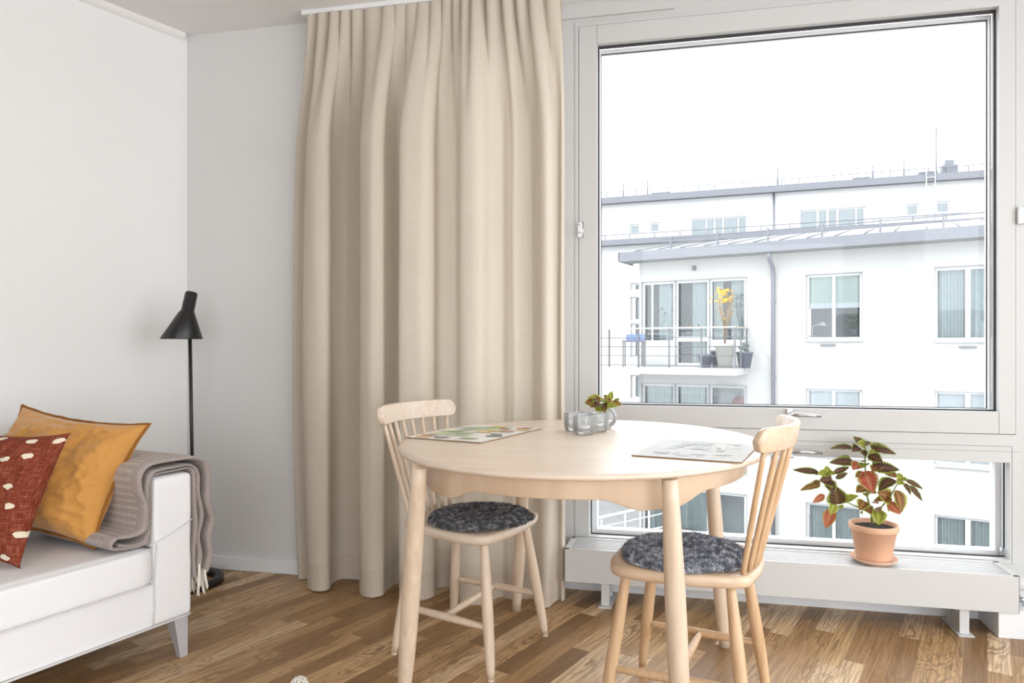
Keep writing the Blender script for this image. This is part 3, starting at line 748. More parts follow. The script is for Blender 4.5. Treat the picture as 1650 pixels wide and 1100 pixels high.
# ================================================================ CHAIRS
def wood_box(*a): pass
def make_chair(loc, rz, label, mw, mx):
    r = tag(empty('dining_chair', loc, rz), label, 'chair', 'spindle-back chairs at the table')
    # seat: rounded D, wider at the front (+x)
    pts = []
    out = [(-.185, 0), (-.178, .085), (-.160, .135), (-.09, .165), (.02, .188), (.12, .196), (.180, .180), (.205, .125), (.214, .05), (.216, 0)]
    full = out + [(x, -y) for x, y in out[-2:0:-1]]
    m = 96; poly = []
    N = len(full)
    for i in range(m):
        x = i/m*N; k = int(x); f = x-k
        p = [full[(k+j) % N] for j in (-1, 0, 1, 2)]
        poly.append(tuple(.5*((2*c1)+(-c0+c2)*f+(2*c0-5*c1+4*c2-c3)*f*f+(-c0+3*c1-3*c2+c3)*f**3) for c0, c1, c2, c3 in zip(*p)))
    b = B(); rings = []
    for s, z in ((0, .4365), (.5, .4370), (.8, .4395), (.93, .4415), (.975, .4405), (1., .4355), (1., .421), (.985, .413), (.95, .409), (0, .409)):
        rings.append([b.bm.verts.new(Vector((.012, 0, z)))] if s == 0 else [b.bm.verts.new(Vector((.012+(x-.012)*s, y*s, z))) for x, y in poly])
    for i in range(len(rings)-1): b._band(rings[i], rings[i+1], m)
    b.build('seat', mx, r)
    legs = {}
    for nm, ft, tp in (('fl', (.211, .183), (.155, .135)), ('fr', (.211, -.183), (.155, -.135)), ('bl', (-.175, .172), (-.120, .118)), ('br', (-.175, -.172), (-.120, -.118))):
        b = B(); P = []; R = []
        for i in range(15):
            q = i/14; P.append(Vector((tp[0]+(ft[0]-tp[0])*q, tp[1]+(ft[1]-tp[1])*q, .414*(1-q)+.006*q)))
            R.append(.0125 + .0052*math.sin(PI*(q**1.1)) + (-.0022 if q > .97 else 0))
        b.tube(P, R, 20); legs[nm] = (P, R)
        b.tube([P[-1]+Vector((0, 0, .001)), P[-1]-Vector((0, 0, .006))], .0105, 16)
        b.build('leg', mw, r)
    def at(nm, z):
        P = legs[nm][0]; q = (P[0].z-z)/(P[0].z-P[-1].z); return P[0].lerp(P[-1], q)
    def stretcher(a, c, n=11, r0=.0075, r1=.0125):
        b = B(); P = [a.lerp(c, i/n) for i in range(n+1)]; b.tube(P, [r0+(r1-r0)*math.sin(PI*i/n)**.8 if 0 < i < n else r0 for i in range(n+1)], 16); b.build('stretcher', mw, r)
    zs = .155
    L0, L1_ = at('bl', zs+.004), at('fl', zs-.002); R0, R1_ = at('br', zs+.004), at('fr', zs-.002)
    stretcher(L0, L1_); stretcher(R0, R1_); stretcher(L0.lerp(L1_, .5), R0.lerp(R1_, .5))
    # backrest rail: bent board, ends rounded, leaning back
    NS = 7
    def rail_c(t):     # t -1..1 -> plan position of the rail centre line
        return (-.192 - .070*(1-t*t) , .216*t)
    b = B(); n = 48; sec = []
    hz = .062; z0 = .829-hz
    for i in range(n+1):
        t = -1+2*i/n; x, y = rail_c(t); 
        x2, y2 = rail_c(t+.01); tx, ty = x2-x, y2-y; l = math.hypot(tx, ty); nx, ny = ty/l, -tx/l
        e = (1-abs(t))*.235/.031; e = min(1, e); hh = hz*.5*math.sqrt(max(0., 1-(1-e)**2)) if e < 1 else hz*.5
        hh = max(hh, .002); zc = z0+hz*.5; th = .0095
        ring = []
        for a, zz in ((-1, -1), (-1.0, -.9), (-1, .86), (-.75, 1), (.75, 1), (1, .86), (1, -.9), (.8, -1)):
            off = a*th; zv = zc+zz*hh; lean = -(zv-z0)*.16
            ring.append(b.bm.verts.new(Vector((x-nx*off+lean, y-ny*off, zv))))
        sec.append(ring)
    m = 8
    for i in range(n):
        for k in range(m): b.f([sec[i][k], sec[i][(k+1) % m], sec[i+1][(k+1) % m], sec[i+1][k]])
    b.f(sec[0]); b.f(sec[-1][::-1])
    b.build('back_rail', mx, r)
    for i in range(8):
        t = -1+2*(i+.5)/8; tt = t*1.03 if abs(t) < .9 else t
        x, y = rail_c(tt*.93); sx, sy = -.148-.022*(1-t*t*1.2), .112*t/.875
        A = Vector((sx, sy, .432)); C = Vector((x, y, z0+.012))
        b = B(); P = [A.lerp(C, q/8) for q in range(9)]
        b.tube(P, [.0072+.0012*math.sin(PI*q/8) - .0012*(q/8) for q in range(9)], 14); b.build('spindle', mw, r)
    return r
chL = make_chair((-.753, 2.214, 0), -.26, 'pale birch spindle-back chair with its back to the curtain', M['birch'], M['birch_x'])
chR = make_chair((.016, 1.94, 0), 2.908, 'honey birch spindle-back chair in front of the radiator on the right', M['honey'], M['honey_x'])

# ---------------------------------------------------------------- sheepskin pads
def pad(loc, label, seed, rad=.172, mat='sheep'):
    root = tag(empty('seat_pad', loc), label, 'cushion', 'round sheepskin pads on the chairs'); rr = random.Random(seed)
    def top(x, y):
        r = math.hypot(x, y)/rad; h = .020*max(0, 1-r**6)**.5
        return h + .0030*noise.noise(Vector((x*55, y*55, seed))) + .003*noise.noise(Vector((x*17, y*17, seed+3)))
    b = B(); rings = []; n = 72
    for s in (0, .2, .4, .6, .75, .87, .95, 1.0):
        if s == 0: rings.append([b.bm.verts.new(Vector((0, 0, .002+top(0, 0))))])
        else:
            ring = []
            for k in range(n):
                a = 2*PI*k/n; q = rad*s*(1+.02*math.sin(3*a+seed)+.012*math.sin(7*a)); x, y = q*math.cos(a), q*math.sin(a)
                ring.append(b.bm.verts.new(Vector((x, y, .002+top(x, y)*(1 if s < 1 else .35)))))
            rings.append(ring)
    rings.append([b.bm.verts.new(Vector((0, 0, .001)))])
    for i in range(len(rings)-1): b._band(rings[i], rings[i+1], n)
    # curled wool locks
    for k in range(15000):
        a = rr.uniform(0, 2*PI); q = rad*math.sqrt(rr.random())*1.01; 
        if k % 5 == 0: q = rad*rr.uniform(.93, 1.02)
        q *= (1+.02*math.sin(3*a+seed)+.012*math.sin(7*a)); x, y = q*math.cos(a), q*math.sin(a)
        ed = max(0, q/rad-.90)*10
        base = Vector((x, y, .001+max(.004, top(x, y))*(1 if ed < .6 else rr.uniform(.2, 1))))
        d = Vector((rr.gauss(0, .6)+math.cos(a)*ed*1.3, rr.gauss(0, .6)+math.sin(a)*ed*1.3, rr.uniform(.5, 1.2)*(1-.6*min(1, ed)))).normalized()
        s = d.cross(Vector((rr.gauss(0, 1), rr.gauss(0, 1), rr.gauss(0, 1)))).normalized()
        L = rr.uniform(.007, .013); w = rr.uniform(.0007, .0013); t2 = s.cross(d)
        p0, p1, p2 = base, base+d*L*.55+t2*L*.22, base+d*L+t2*L*-.15
        v = [b.bm.verts.new(p) for p in (p0-s*w, p0+s*w, p1+s*w*.9, p1-s*w*.9, p2)]
        b.f([v[0], v[1], v[2], v[3]]); b.f([v[3], v[2], v[4]])
    b.build('pad_wool', M[mat], root, fixn=False)
    return root
pad((-.70, 2.205, .4405), 'round dark grey sheepskin pad on the left chair by the curtain', 1)
pad((-.012, 1.936, .4405), 'round blue-grey sheepskin pad on the right chair by the radiator', 2, .172, 'sheepb')

# ---------------------------------------------------------------- placemats
def placemat(c, w, l, ang, label, spots, base):
    b = B(); b.box(-w/2, w/2, -l/2, l/2, 0, .0035)
    for si, (mi, x, y, rx, ry, a) in enumerate(spots):
        b.mi = mi; n = 18; z = .0036 + si*.00003
        vs = [b.bm.verts.new(Vector((x+rx*math.cos(2*PI*k/n)*math.cos(a)-ry*math.sin(2*PI*k/n)*math.sin(a), y+rx*math.cos(2*PI*k/n)*math.sin(a)+ry*math.sin(2*PI*k/n)*math.cos(a), z))) for k in range(n)]
        b.f(vs, smooth=False)
    o = b.build('placemat', base, fixn=False); o.location = (c[0]*.946, c[1]*.946, TH+.0003); o.rotation_euler = (0, 0, ang)
    return tag(o, label, 'placemat', 'placemats on the dining table')
pm = [plain('mat_white', (.82, .82, .80), .18), plain('mat_leafgreen', (.26, .42, .10), .25), plain('mat_yellow', (.78, .50, .06), .25), plain('mat_rose', (.50, .15, .13), .25), plain('mat_slate', (.10, .12, .14), .25), plain('mat_palegreen', (.50, .60, .42), .25), plain('mat_edge', (.25, .17, .09), .6)]
rr = random.Random(11)
sp = []
# leafy half on the far left, loose coloured ovals on the near/right side
for k in range(38):
    y = rr.uniform(-.10, .19); x = rr.uniform(-.13, .04)
    sp.append((rr.choice((1, 5, 1, 5)), x, y, rr.uniform(.03, .055), rr.uniform(.007, .014), rr.uniform(.2, 1.2)))
for (mi, x, y) in ((4, .085, -.02), (4, .11, .055), (3, .075, .06), (3, .035, .12), (2, .015, .015), (2, .105, .12), (3, .085, .165), (2, -.02, .165), (4, -.03, -.155), (2, -.09, -.165), (3, -.10, -.125), (2, .03, .05), (4, .10, -.06), (3, .05, .175), (1, .06, -.14)):
    sp.append((mi, x, y, .029, .0155, rr.uniform(-.5, .5)))
MATL = placemat((-.718, 2.222), .276, .393, math.atan2(-.074, .283), 'placemat printed with green leaves and coloured ovals on the left of the table', [s for s in sp if abs(s[1]) < .108 and abs(s[2]) < .168], pm)
sp = []
for k in range(34):
    sp.append((rr.choice((1, 2)), rr.uniform(-.10, .10), rr.uniform(-.13, .13), rr.uniform(.012, .03), rr.uniform(.006, .014), rr.uniform(0, 3)))
pw = [plain('mat_glossy_white', (.84, .84, .83), .10), plain('mat_pale_grey', (.66, .68, .66), .12), plain('mat_pale_sage', (.70, .73, .67), .12), M['mat_edge'] if 'mat_edge' in M else pm[6]]
MATR = placemat((.028, 1.975), .276, .336, math.atan2(-.064, .289), 'shiny pale printed placemat on the table before the right chair', sp, pw)
for o in (MATL, MATR):
    ei = len(o.data.materials)-1
    for p in o.data.polygons:
        if abs(p.normal.z) < .5: p.material_index = ei

# ---------------------------------------------------------------- votives, vase
def votive(u, v, label):
    p = on_z(u, v, TH+.0005); r = .0365
    root = tag(empty('candle_holder', p), label, 'candle holder', 'glass votives on the table')
    b = B(); prof = [(0, .001), (.026, .0), (.031, .004), (.0345, .012), (.0362, .022), (.0365, .060), (.0360, .0635), (.0345, .0635), (.0332, .060), (.0330, .024), (.028, .014), (0, .012)]
    b.lathe(prof, 40); b.build('glass_bowl', M['pglass'], root)
    b = B()
    for row in range(7):
        z = .012+row*.0078; rad = .0352 if row == 0 else .0366
        for k in range(30):
            a = 2*PI*(k+.5*(row % 2))/30; c = Vector((rad*math.cos(a), rad*math.sin(a), z)); nn = Vector((math.cos(a), math.sin(a), 0)); tt = Vector((-math.sin(a), math.cos(a), 0)); s = .0022
            q = [b.bm.verts.new(c+tt*s), b.bm.verts.new(c+Vector((0, 0, s))), b.bm.verts.new(c-tt*s), b.bm.verts.new(c-Vector((0, 0, s)))]; tp = b.bm.verts.new(c+nn*.0011)
            for i in range(4): b.f([q[i], q[(i+1) % 4], tp])
    b.build('beading', M['pglass'], root, fixn=False)
    t = tag(empty('tealight', p+Vector((0, 0, .0145))), label.replace('clear beaded glass candle holder', 'tealight in the glass holder'), 'candle', 'tealights in the glass holders')
    b = B(); b.lathe([(0, 0), (.0185, 0), (.019, .016), (.0182, .016), (.018, .002)], 30); b.build('tin_cup', M['tin'], t)
    b = B(); b.lathe([(.0178, .012), (0, .0125)], 30); b.tube([(0, 0, .012), (.001, 0, .019)], .0006, 6); b.build('wax', M['wax'], t)
    return root
votive(941, 699.5, 'clear beaded glass candle holder nearest, in front of the two others')
votive(926, 694, 'clear beaded glass candle holder on the left, towards the curtain')
votive(963.5, 695, 'clear beaded glass candle holder on the right, before the round vase')
vp = on_z(976, 690, TH+.0005)
b = B(); pr = [(0, .0005), (.016, 0)] + [(.0395*math.sin(a), .0395-.0385*math.cos(a)) for a in [.45+.225*i for i in range(12)] if a < 2.72] + [(.0145, .078), (.014, .082), (.0125, .082), (.0125, .077)]
b.lathe(pr, 48); 
vz = tag(empty('glass_vase', vp), 'small round ribbed glass vase behind the candle holders', 'vase'); b.build('vase_body', M['pglass'], vz)
b = B()
for i in range(9):
    a = .6+i*.22; r, z = .0399*math.sin(a), .0395-.0385*math.cos(a)
    b.tube([(r*math.cos(2*PI*k/36), r*math.sin(2*PI*k/36), z) for k in range(37)], .0009, 5, cap=False)
b.build('ribs', M['pglass'], vz)

# ---------------------------------------------------------------- leaves
def leaf(b, base, tip, wf=.5, droop=.12, roll=0., fold=.35, teeth=11):
    base, tip = Vector(base), Vector(tip); d = tip-base; L = d.length; d.normalize()
    up = Vector((0, -.72, .69)); side = d.cross(up)
    if side.length < .2: side = d.cross(Vector((1, 0, 0)))
    side.normalize(); nn = side.cross(d).normalized()
    R = Matrix.Rotation(roll, 3, d); side = R @ side; nn = R @ nn
    n, m = teeth*4, 6; W = L*wf*.5
    g = []
    for i in range(n+1):
        t = i/n; env = (math.sin(PI*min(1, t**.72)))**.85 if 0 < t < 1 else 0.
        saw = 1 - .28*((t*teeth) % 1.)
        w = max(W*env*saw, L*.004)
        row = []
        for j in range(-m//2, m//2+1):
            s = j/(m/2)
            c = base + d*L*t - nn*droop*L*(t*t-t*.6) + side*w*s + nn*(abs(s)*w*fold) + nn*(.05*L*math.sin(t*PI*7)*abs(s)*.25*env)
            row.append((b.bm.verts.new(c), (t, .5+.5*s*1.0)))
        g.append(row)
    for i in range(n):
        for j in range(m): 
            q = [g[i][j], g[i+1][j], g[i+1][j+1], g[i][j+1]]; b.f([x[0] for x in q], [x[1] for x in q])

# coleus on the radiator
PY = 2.712
pc = Vector((.679, PY, .2258))
sau = tag(empty('plant_saucer', pc), 'pale terracotta saucer under the pot on the radiator', 'saucer')
b = B(); b.lathe([(0, .0), (.066, .0), (.0815, .012), (.0835, .017), (.0815, .0185), (.077, .015), (.064, .006), (0, .006)], 56); b.build('saucer_body', M['terra2'], sau)
pl = tag(empty('potted_coleus', pc+Vector((0, 0, .0065))), 'coleus with dark red and green leaves in a terracotta pot on the radiator', 'potted plant')
PO = pc+Vector((0, 0, .0065))
b = B(); b.lathe([(0, 0), (.058, 0), (.0605, .004), (.0795, .112), (.0845, .113), (.0865, .117), (.0872, .130), (.0855, .1355), (.081, .1365), (.078, .133), (.076, .118), (.057, .01), (0, .008)], 64); b.build('pot', M['terra'], pl)
b = B(); b.lathe([(.0765, .119), (.05, .1225), (.02, .120), (0, .1225)], 40)
for k in range(260):
    a = random.uniform(0, 2*PI); q = .073*math.sqrt(random.random()); s = random.uniform(.0012, .003); c = Vector((q*math.cos(a), q*math.sin(a), .1215))
    vs = [b.bm.verts.new(c+Vector((random.uniform(-s, s), random.uniform(-s, s), random.uniform(0, s*1.6)))) for _ in range(4)]
    b.f(vs[:3], smooth=False); b.f([vs[0], vs[1], vs[3]], smooth=False); b.f([vs[1], vs[2], vs[3]], smooth=False)
b.build('soil', M['soil'], pl, fixn=False)
def cp(x, y, dy=0.): return on_y(1270+x*.2091, 690+y*.2091, PY+dy)-PO
b = B()
def st(pts, r0, r1): b.tube([cp(*p) for p in pts], [r0+(r1-r0)*i/(len(pts)-1) for i in range(len(pts))], 8)
st([(648, 735, .0), (640, 640, 0), (612, 540, .0), (597, 400, .0), (592, 260, 0), (592, 140, 0)], .0042, .0022)
st([(625, 650, 0), (545, 608, -.01), (440, 565, -.02), (380, 575, -.03)], .003, .0022)
st([(440, 565, -.02), (360, 520, -.02), (320, 430, -.02), (295, 345, -.02)], .0024, .0016)
st([(690, 640, 0), (740, 580, -.01), (800, 500, -.02), (840, 430, -.02), (872, 395, -.02)], .003, .0016)
st([(697, 742, -.01), (694, 690, -.015), (700, 640, -.02), (690, 620, -.01)], .0022, .0018)
b.build('stem', M['stem'], pl)
LV = {
 'leaf_dark': [((575, 140, 0), (505, 58, .02), .75), ((600, 135, 0), (668, 108, .04), .9), ((500, 155, 0), (322, 148, -.01), .42), ((470, 150, 0), (400, 115, .03), .5), ((640, 155, 0), (838, 192, -.01), .42), ((640, 150, 0), (760, 125, .04), .5), ((618, 205, 0), (730, 258, -.03), .75),
               ((560, 165, 0), (600, 218, -.03), .8), ((505, 262, 0), (318, 258, -.02), .42), ((480, 258, 0), (380, 225, .04), .6), ((640, 292, 0), (862, 318, -.02), .42), ((650, 280, 0), (760, 275, .05), .5), ((545, 145, 0), (495, 175, -.04), .7),
               ((230, 335, -.02), (35, 317, -.02), .26), ((230, 360, -.02), (165, 315, -.0), .6), ((345, 345, -.02), (476, 295, -.0), .3), ((365, 385, -.02), (462, 340, -.01), .38), ((340, 400, -.02), (245, 400, -.06), .8), ((300, 395, -.03), (352, 505, -.06), .75),
               ((380, 585, -.03), (365, 445, -.05), .95), ((900, 395, -.02), (1047, 467, -.02), .26), ((885, 420, -.02), (950, 512, -.04), .5), ((930, 440, -.02), (1042, 560, -.02), .3), ((820, 395, -.02), (695, 475, -.05), .72)],
 'leaf_mix': [((250, 440, -.02), (88, 472, -.02), .42), ((250, 425, -.03), (180, 410, -.0), .5), ((790, 545, -.02), (690, 490, -.05), .8), ((830, 475, -.02), (880, 650, -.05), .62), ((800, 540, -.02), (660, 550, -.04), .45), ((790, 350, -.01), (712, 322, .0), .5), ((835, 380, -.02), (735, 330, .03), .5),
              ((590, 560, 0), (550, 625, -.04), .8), ((660, 620, -.01), (712, 640, -.05), .9), ((590, 460, 0), (525, 490, -.03), .75), ((612, 465, 0), (678, 500, -.03), .8), ((600, 345, 0), (518, 372, -.03), .65), ((690, 300, 0), (650, 330, -.04), .8), ((610, 600, -.01), (640, 660, -.05), .7),
              ((740, 540, -.02), (795, 560, -.06), .7)],
 'leaf_red': [((590, 330, -.01), (657, 498, -.06), .72), ((560, 270, 0), (498, 318, -.04), .8), ((280, 512, -.03), (188, 572, -.04), .45), ((342, 620, -.03), (288, 770, -.04), .56), ((770, 570, -.03), (866, 662, -.06), .6), ((640, 570, 0), (690, 580, -.05), .7)],
 'leaf_green': [((295, 345, -.02), (305, 288, -.0), .8), ((295, 345, -.02), (230, 350, -.06), .5), ((300, 345, -.02), (360, 350, -.06), .5), ((870, 395, -.02), (850, 338, 0.), .6), ((870, 395, -.02), (915, 400, -.05), .7), ((870, 400, -.02), (845, 430, -.05), .8), ((592, 145, 0), (535, 112, -.04), .6), ((592, 145, 0), (650, 120, -.05), .6),
                ((432, 562, -.02), (540, 515, -.04), .55), ((355, 575, -.03), (325, 662, -.06), .65), ((690, 625, -.01), (700, 742, -.05), .8), ((560, 640, -.02), (575, 655, -.03), .9), ((592, 260, 0), (620, 240, -.04), .8), ((595, 270, 0), (570, 300, -.04), .8), ((600, 400, 0), (570, 440, -.03), .8), ((690, 180, -.01), (620, 190, -.05), .5),
                ((612, 500, 0), (600, 520, -.03), .9), ((400, 590, -.03), (415, 620, -.05), .8), ((790, 600, -.03), (770, 640, -.03), .6)]}
for mk, lst in LV.items():
    for i, (p, q, w) in enumerate(lst):
        bb = B(); leaf(bb, cp(*p), cp(*q), w*1.28, .18 if mk != 'leaf_red' else .06, random.uniform(-.5, .5), .32)
        bb.build('leaf', M[mk], pl, fixn=False)

# cutting in the vase
ct_ = tag(empty('coleus_cutting', vp+Vector((0, 0, .03))), 'small coleus cutting with green and maroon leaves in the glass vase', 'plant')
CO = vp+Vector((0, 0, .03))
def vq(x, y, dy=0.): return on_y(900+x/12.22, 620+y/12.22, vp.y+dy)-CO
b = B(); b.tube([vq(940, 700, 0), vq(900, 560, -.01), vq(840, 420, -.025), vq(830, 360, -.03)], [.0016, .0016, .0014, .001], 8)
b.tube([vq(950, 620, 0), vq(1000, 470, 0), vq(1040, 380, 0)], .0012, 8); b.build('stem', M['stem'], ct_)
V2 = {'leaf_mix': [((780, 340, -.02), (505, 340, -.02), .7), ((760, 380, -.03), (620, 430, -.05), .8), ((830, 330, -.02), (570, 240, .0), .6), ((880, 420, -.03), (900, 520, -.06), .9), ((1000, 330, 0), (890, 190, 0), .8), ((1040, 350, 0), (1250, 385, -.01), .6), ((1050, 300, 0), (930, 330, -.03), .7)],
      'leaf_green': [((820, 380, -.03), (790, 580, -.05), .75), ((860, 360, -.03), (920, 570, -.05), .5), ((900, 400, -.02), (1170, 410, -.02), .4), ((830, 330, -.02), (900, 250, .01), .7), ((1010, 300, 0), (1050, 115, 0), .6), ((880, 350, -.03), (990, 300, -.04), .5), ((790, 330, -.02), (700, 230, 0), .6)],
      'leaf_dark': [((800, 360, -.03), (700, 430, -.06), .9), ((870, 370, -.03), (940, 460, -.06), .8), ((1100, 330, 0), (1200, 270, 0), .7), ((780, 300, -.03), (650, 290, -.05), .6)]}
for mk, lst in V2.items():
    for p, q, w in lst:
        bb = B(); leaf(bb, vq(*p), vq(*q), w*1.3, .2, random.uniform(-.4, .4), .3, 8); bb.build('leaf', M[mk], ct_, fixn=False)

# ---------------------------------------------------------------- knobbly wool ball on the floor
bp_ = on_z(482, 1104, .028)
b = B(); 
for k in range(90):
    z = 1-2*(k+.5)/90; r = math.sqrt(1-z*z); a = k*2.39996; c = Vector((r*math.cos(a), r*math.sin(a), z))*.023+Vector((0, 0, .028)); rd = .0048
    T_ = lambda p, c=c: p+c
    b.lathe([(0, -rd), (rd*.7, -rd*.7), (rd, 0), (rd*.7, rd*.7), (0, rd)], 7, T=T_)
o = b.build('wool_ball', M['wool']); o.location = (bp_.x, bp_.y, 0); tag(o, 'small white knobbly wool ball on the oak floor near the front', 'ball')

# ================================================================ OUTDOORS
GZ = -5.0
b = B(); b.box(-60, 80, 3.3, 90, GZ-.2, GZ); struct(b.build('ground', M['paving']))
def house(name, label, fac):
    o = empty(name, fac.p); return tag(o, label, 'building', 'white houses across the yard')
def loc(fac): return lambda p: fac.w(p.x, p.z, -p.y)-fac.p     # (s, inwards, z) -> local
def win(fac, root, s0, s1, z0, z1, panes, kind='plain', fr=.055, sill=True, T=None, y=.05, mull=None):
    """panes: list of (fraction start, fraction end) across; builds frame + glass + what hangs behind"""
    T = loc(fac); b = B()
    frame_ring(b, s0, s1, z0, z1, fr, y, y+.06, T)
    for a, c in zip(panes[:-1], panes[1:]):
        x0, x1 = s0+(s1-s0)*a[1], s0+(s1-s0)*c[0]; b.box(x0, x1, y-.003, y+.063, z0+.01, z1-.01, T)
    w = b.build('window', M['fframe'], root)
    for a, c in panes:
        x0, x1 = s0+(s1-s0)*a, s0+(s1-s0)*c
        g = B(); g.box(x0, x1, y+.03, y+.032, z0+fr, z1-fr, T); g.build('pane', M['fglass'], w)
    g = B(); frame_ring(g, s0-.012, s1+.012, z0-.012, z1+.012, .014, y-.06, y-.004, T); g.build('frame_outline', M['soffit'] if fac is FA else M['fframe'], w)  # grey ring on the near house stands for the shade line of the reveal
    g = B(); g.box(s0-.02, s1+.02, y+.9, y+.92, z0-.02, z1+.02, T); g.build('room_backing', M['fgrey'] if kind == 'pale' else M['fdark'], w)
    def drape(xa, xb, za, zb, mat, nm, amp=.03, per=.13, yy=.16):
        g = B(); n = max(6, int((xb-xa)/per*8))
        g.grid(lambda i, j: T(Vector((xa+(xb-xa)*i, y+yy+amp*math.sin((xb-xa)*i/per*2*PI), za+(zb-za)*j))), n, 1); g.build(nm, mat, w, fixn=False)
    W_ = s1-s0; Hh = z1-z0
    if kind == 'blind':
        g = B(); g.box(s0+fr, s1-fr, y+.10, y+.12, z1-Hh*.52, z1-fr, T); g.build('blind', M['fblind'], w)
        g = B(); g.box(s0+fr, s1-fr, y+.08, y+.10, z1-Hh*.52, z1-Hh*.44, T); g.build('blind_edge', M['fgrey'], w)
    elif kind == 'sheer':
        drape(s0+fr, s1-fr, z0+fr, z1-fr, M['fcurt'], 'sheer_curtain')
    elif kind == 'white':
        drape(s0+fr, s1-fr, z0+fr, z1-fr, M['fgrey'], 'roller_blind', .004, .4, .10)
    elif kind == 'sides':
        drape(s0+fr, s0+W_*.33, z0+fr, z1-fr, M['fcurt'], 'side_curtain'); drape(s1-W_*.45, s1-fr, z0+fr, z1-fr, M['fcurt'], 'side_curtain')
    elif kind == 'half':
        drape(s0+W_*.45, s1-fr, z0+fr, z1-fr, M['fcurt'], 'side_curtain')
    if sill:
        g = B(); g.box(s0-.03, s1+.03, -.07, .06, z0-.05, z0-.01, T); g.build('window_sill', M['fframe'], w)
    return w

# ---- near white house (right)
FA = Facade(1345, 16.1, math.radians(17.4)); TA_ = loc(FA)
ha = house('apartment_house', 'nearest white rendered house with balcony and grey metal eaves across the yard', FA)
sL = FA.sz(1030, 540)[0]; sR = FA.sz(1700, 540)[0]
eb0 = FA.sz(1030, 424)[1]; eb1 = FA.sz(1600, 388)[1]; zE = (eb0+eb1)/2+.02
def rect(u0, u1, v0, v1, at=None):
    s0 = FA.sz(u0, (v0+v1)/2)[0]; s1 = FA.sz(u1, (v0+v1)/2)[0]; return s0, s1, FA.sz(u0, v1)[1], FA.sz(u0, v0)[1]
Wn = {}
Wn['w1'] = rect(1299, 1389, 443, 547); Wn['w2'] = rect(1506, 1616, 431, 548)
DZ = 2.78
def lower(r, k): return (r[0], r[1], r[2]-DZ*k, r[3]-DZ*k)
for k in (1, 2): Wn['w1_%d' % k] = lower(Wn['w1'], k); Wn['w2_%d' % k] = lower(Wn['w2'], k)
bal = rect(1034, 1203, 455, 588)       # glazed balcony front, full height
bal2 = lower(bal, 1); bal3 = lower(bal, 2)
holes = list(Wn.values())+[bal, bal2, bal3]
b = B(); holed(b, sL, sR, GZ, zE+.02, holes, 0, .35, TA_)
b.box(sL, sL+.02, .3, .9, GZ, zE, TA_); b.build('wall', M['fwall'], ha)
win(FA, ha, *Wn['w1'], [(.08, .47), (.53, .92)], 'blind'); win(FA, ha, *Wn['w2'], [(.07, .46), (.54, .93)], 'sheer')
win(FA, ha, *Wn['w1_1'], [(.08, .47), (.53, .92)], 'white'); win(FA, ha, *Wn['w2_1'], [(.07, .46), (.54, .93)], 'white')
win(FA, ha, *Wn['w1_2'], [(.08, .47), (.53, .92)], 'sheer'); win(FA, ha, *Wn['w2_2'], [(.07, .46), (.54, .93)], 'sheer')
for k, bb_ in enumerate((bal, bal2, bal3)):
    s0, s1, z0, z1 = bb_; W_ = s1-s0
    zt = z0+(z1-z0)*.30
    win(FA, ha, s0, s0+W_*.335, z0, z1, [(.15, .86)], 'sheer' if k else 'half', .07, False)
    d_ = win(FA, ha, s0+W_*.335, s0+W_*.66, z0, z1, [(.15, .86)], 'half' if k == 0 else 'sheer', .07, False)
    win(FA, ha, s0+W_*.66, s1, z0, z1, [(.10, .93)], 'sides' if k == 0 else 'pale', .07, False)
    g = B(); g.box(s0+.02, s0+W_*.335, .03, .12, z0, zt, TA_); g.box(s0+W_*.66, s1-.02, .03, .12, z0, zt, TA_); g.box(s0+W_*.335, s0+W_*.66, .04, .12, zt-.04, zt+.09, TA_)
    g.build('parapet_panel', M['fframe'], ha)
# dusty red lampshade in the storey below
s, z = FA.sz(1194, 650, -.5)
# eaves: soffit, fascia, roof
T_ = TA_
b = B(); b.box(sL-.35, sR, -.55, .1, zE, zE+.05, T_); b.build('soffit', M['soffit'], ha)
b = B(); b.box(sL-.38, sR, -.58, -.55, zE-.01, zE+.24, T_); b.box(sL-.38, sL-.34, -.58, .4, zE-.01, zE+.24, T_); b.build('fascia', M['roofm'], ha)
b = B(); q = [T_(Vector(p)) for p in ((sL-.36, -.55, zE+.24), (sR, -.55, zE+.24), (sR, 3.6, zE+1.05), (sL+1.6, 3.6, zE+1.05))]
b.f([b.bm.verts.new(p) for p in q], smooth=False)
q = [T_(Vector(p)) for p in ((sL-.36, -.55, zE+.24), (sL-.36, 6, zE+.24), (sL+1.6, 6, zE+1.05), (sL+1.6, 3.6, zE+1.05))]
b.f([b.bm.verts.new(p) for p in q], smooth=False)
b.build('roof', M['roofl'], ha)
b = B(); s = sL+.1
while s < sR:
    b.tube([T_(Vector((s, -.54, zE+.255))), T_(Vector((s+.02, 3.5, zE+1.045)))], .014, 5); s += .62
b.build('roof_seams', M['roofm'], ha)
b = B()
for o_, h_ in ((-.25, .16), (-.25, .28)): b.tube([T_(Vector((sL+.7, o_, zE+.28+h_))), T_(Vector((sR, o_, zE+.28+h_)))], .014, 6)
s = sL+1.0
while s < sR:
    b.box(s-.02, s+.02, -.29, -.21, zE+.26, zE+.62, T_); s += 1.25
b.build('snow_rail', M['roofm'], ha)
s = FA.sz(1247, 500)[0]
b = B(); b.tube([T_(Vector(p)) for p in ((s-.03, -.5, zE), (s-.03, -.48, zE-.14), (s+.0, -.14, zE-.38), (s, -.10, zE-.5), (s, -.10, GZ))], .052, 12)
for z in (zE-1.2, zE-3.1, zE-5): b.box(s-.06, s+.06, -.16, 0, z, z+.03, T_)
b.build('downpipe', M['pipe'], ha)
b = B()
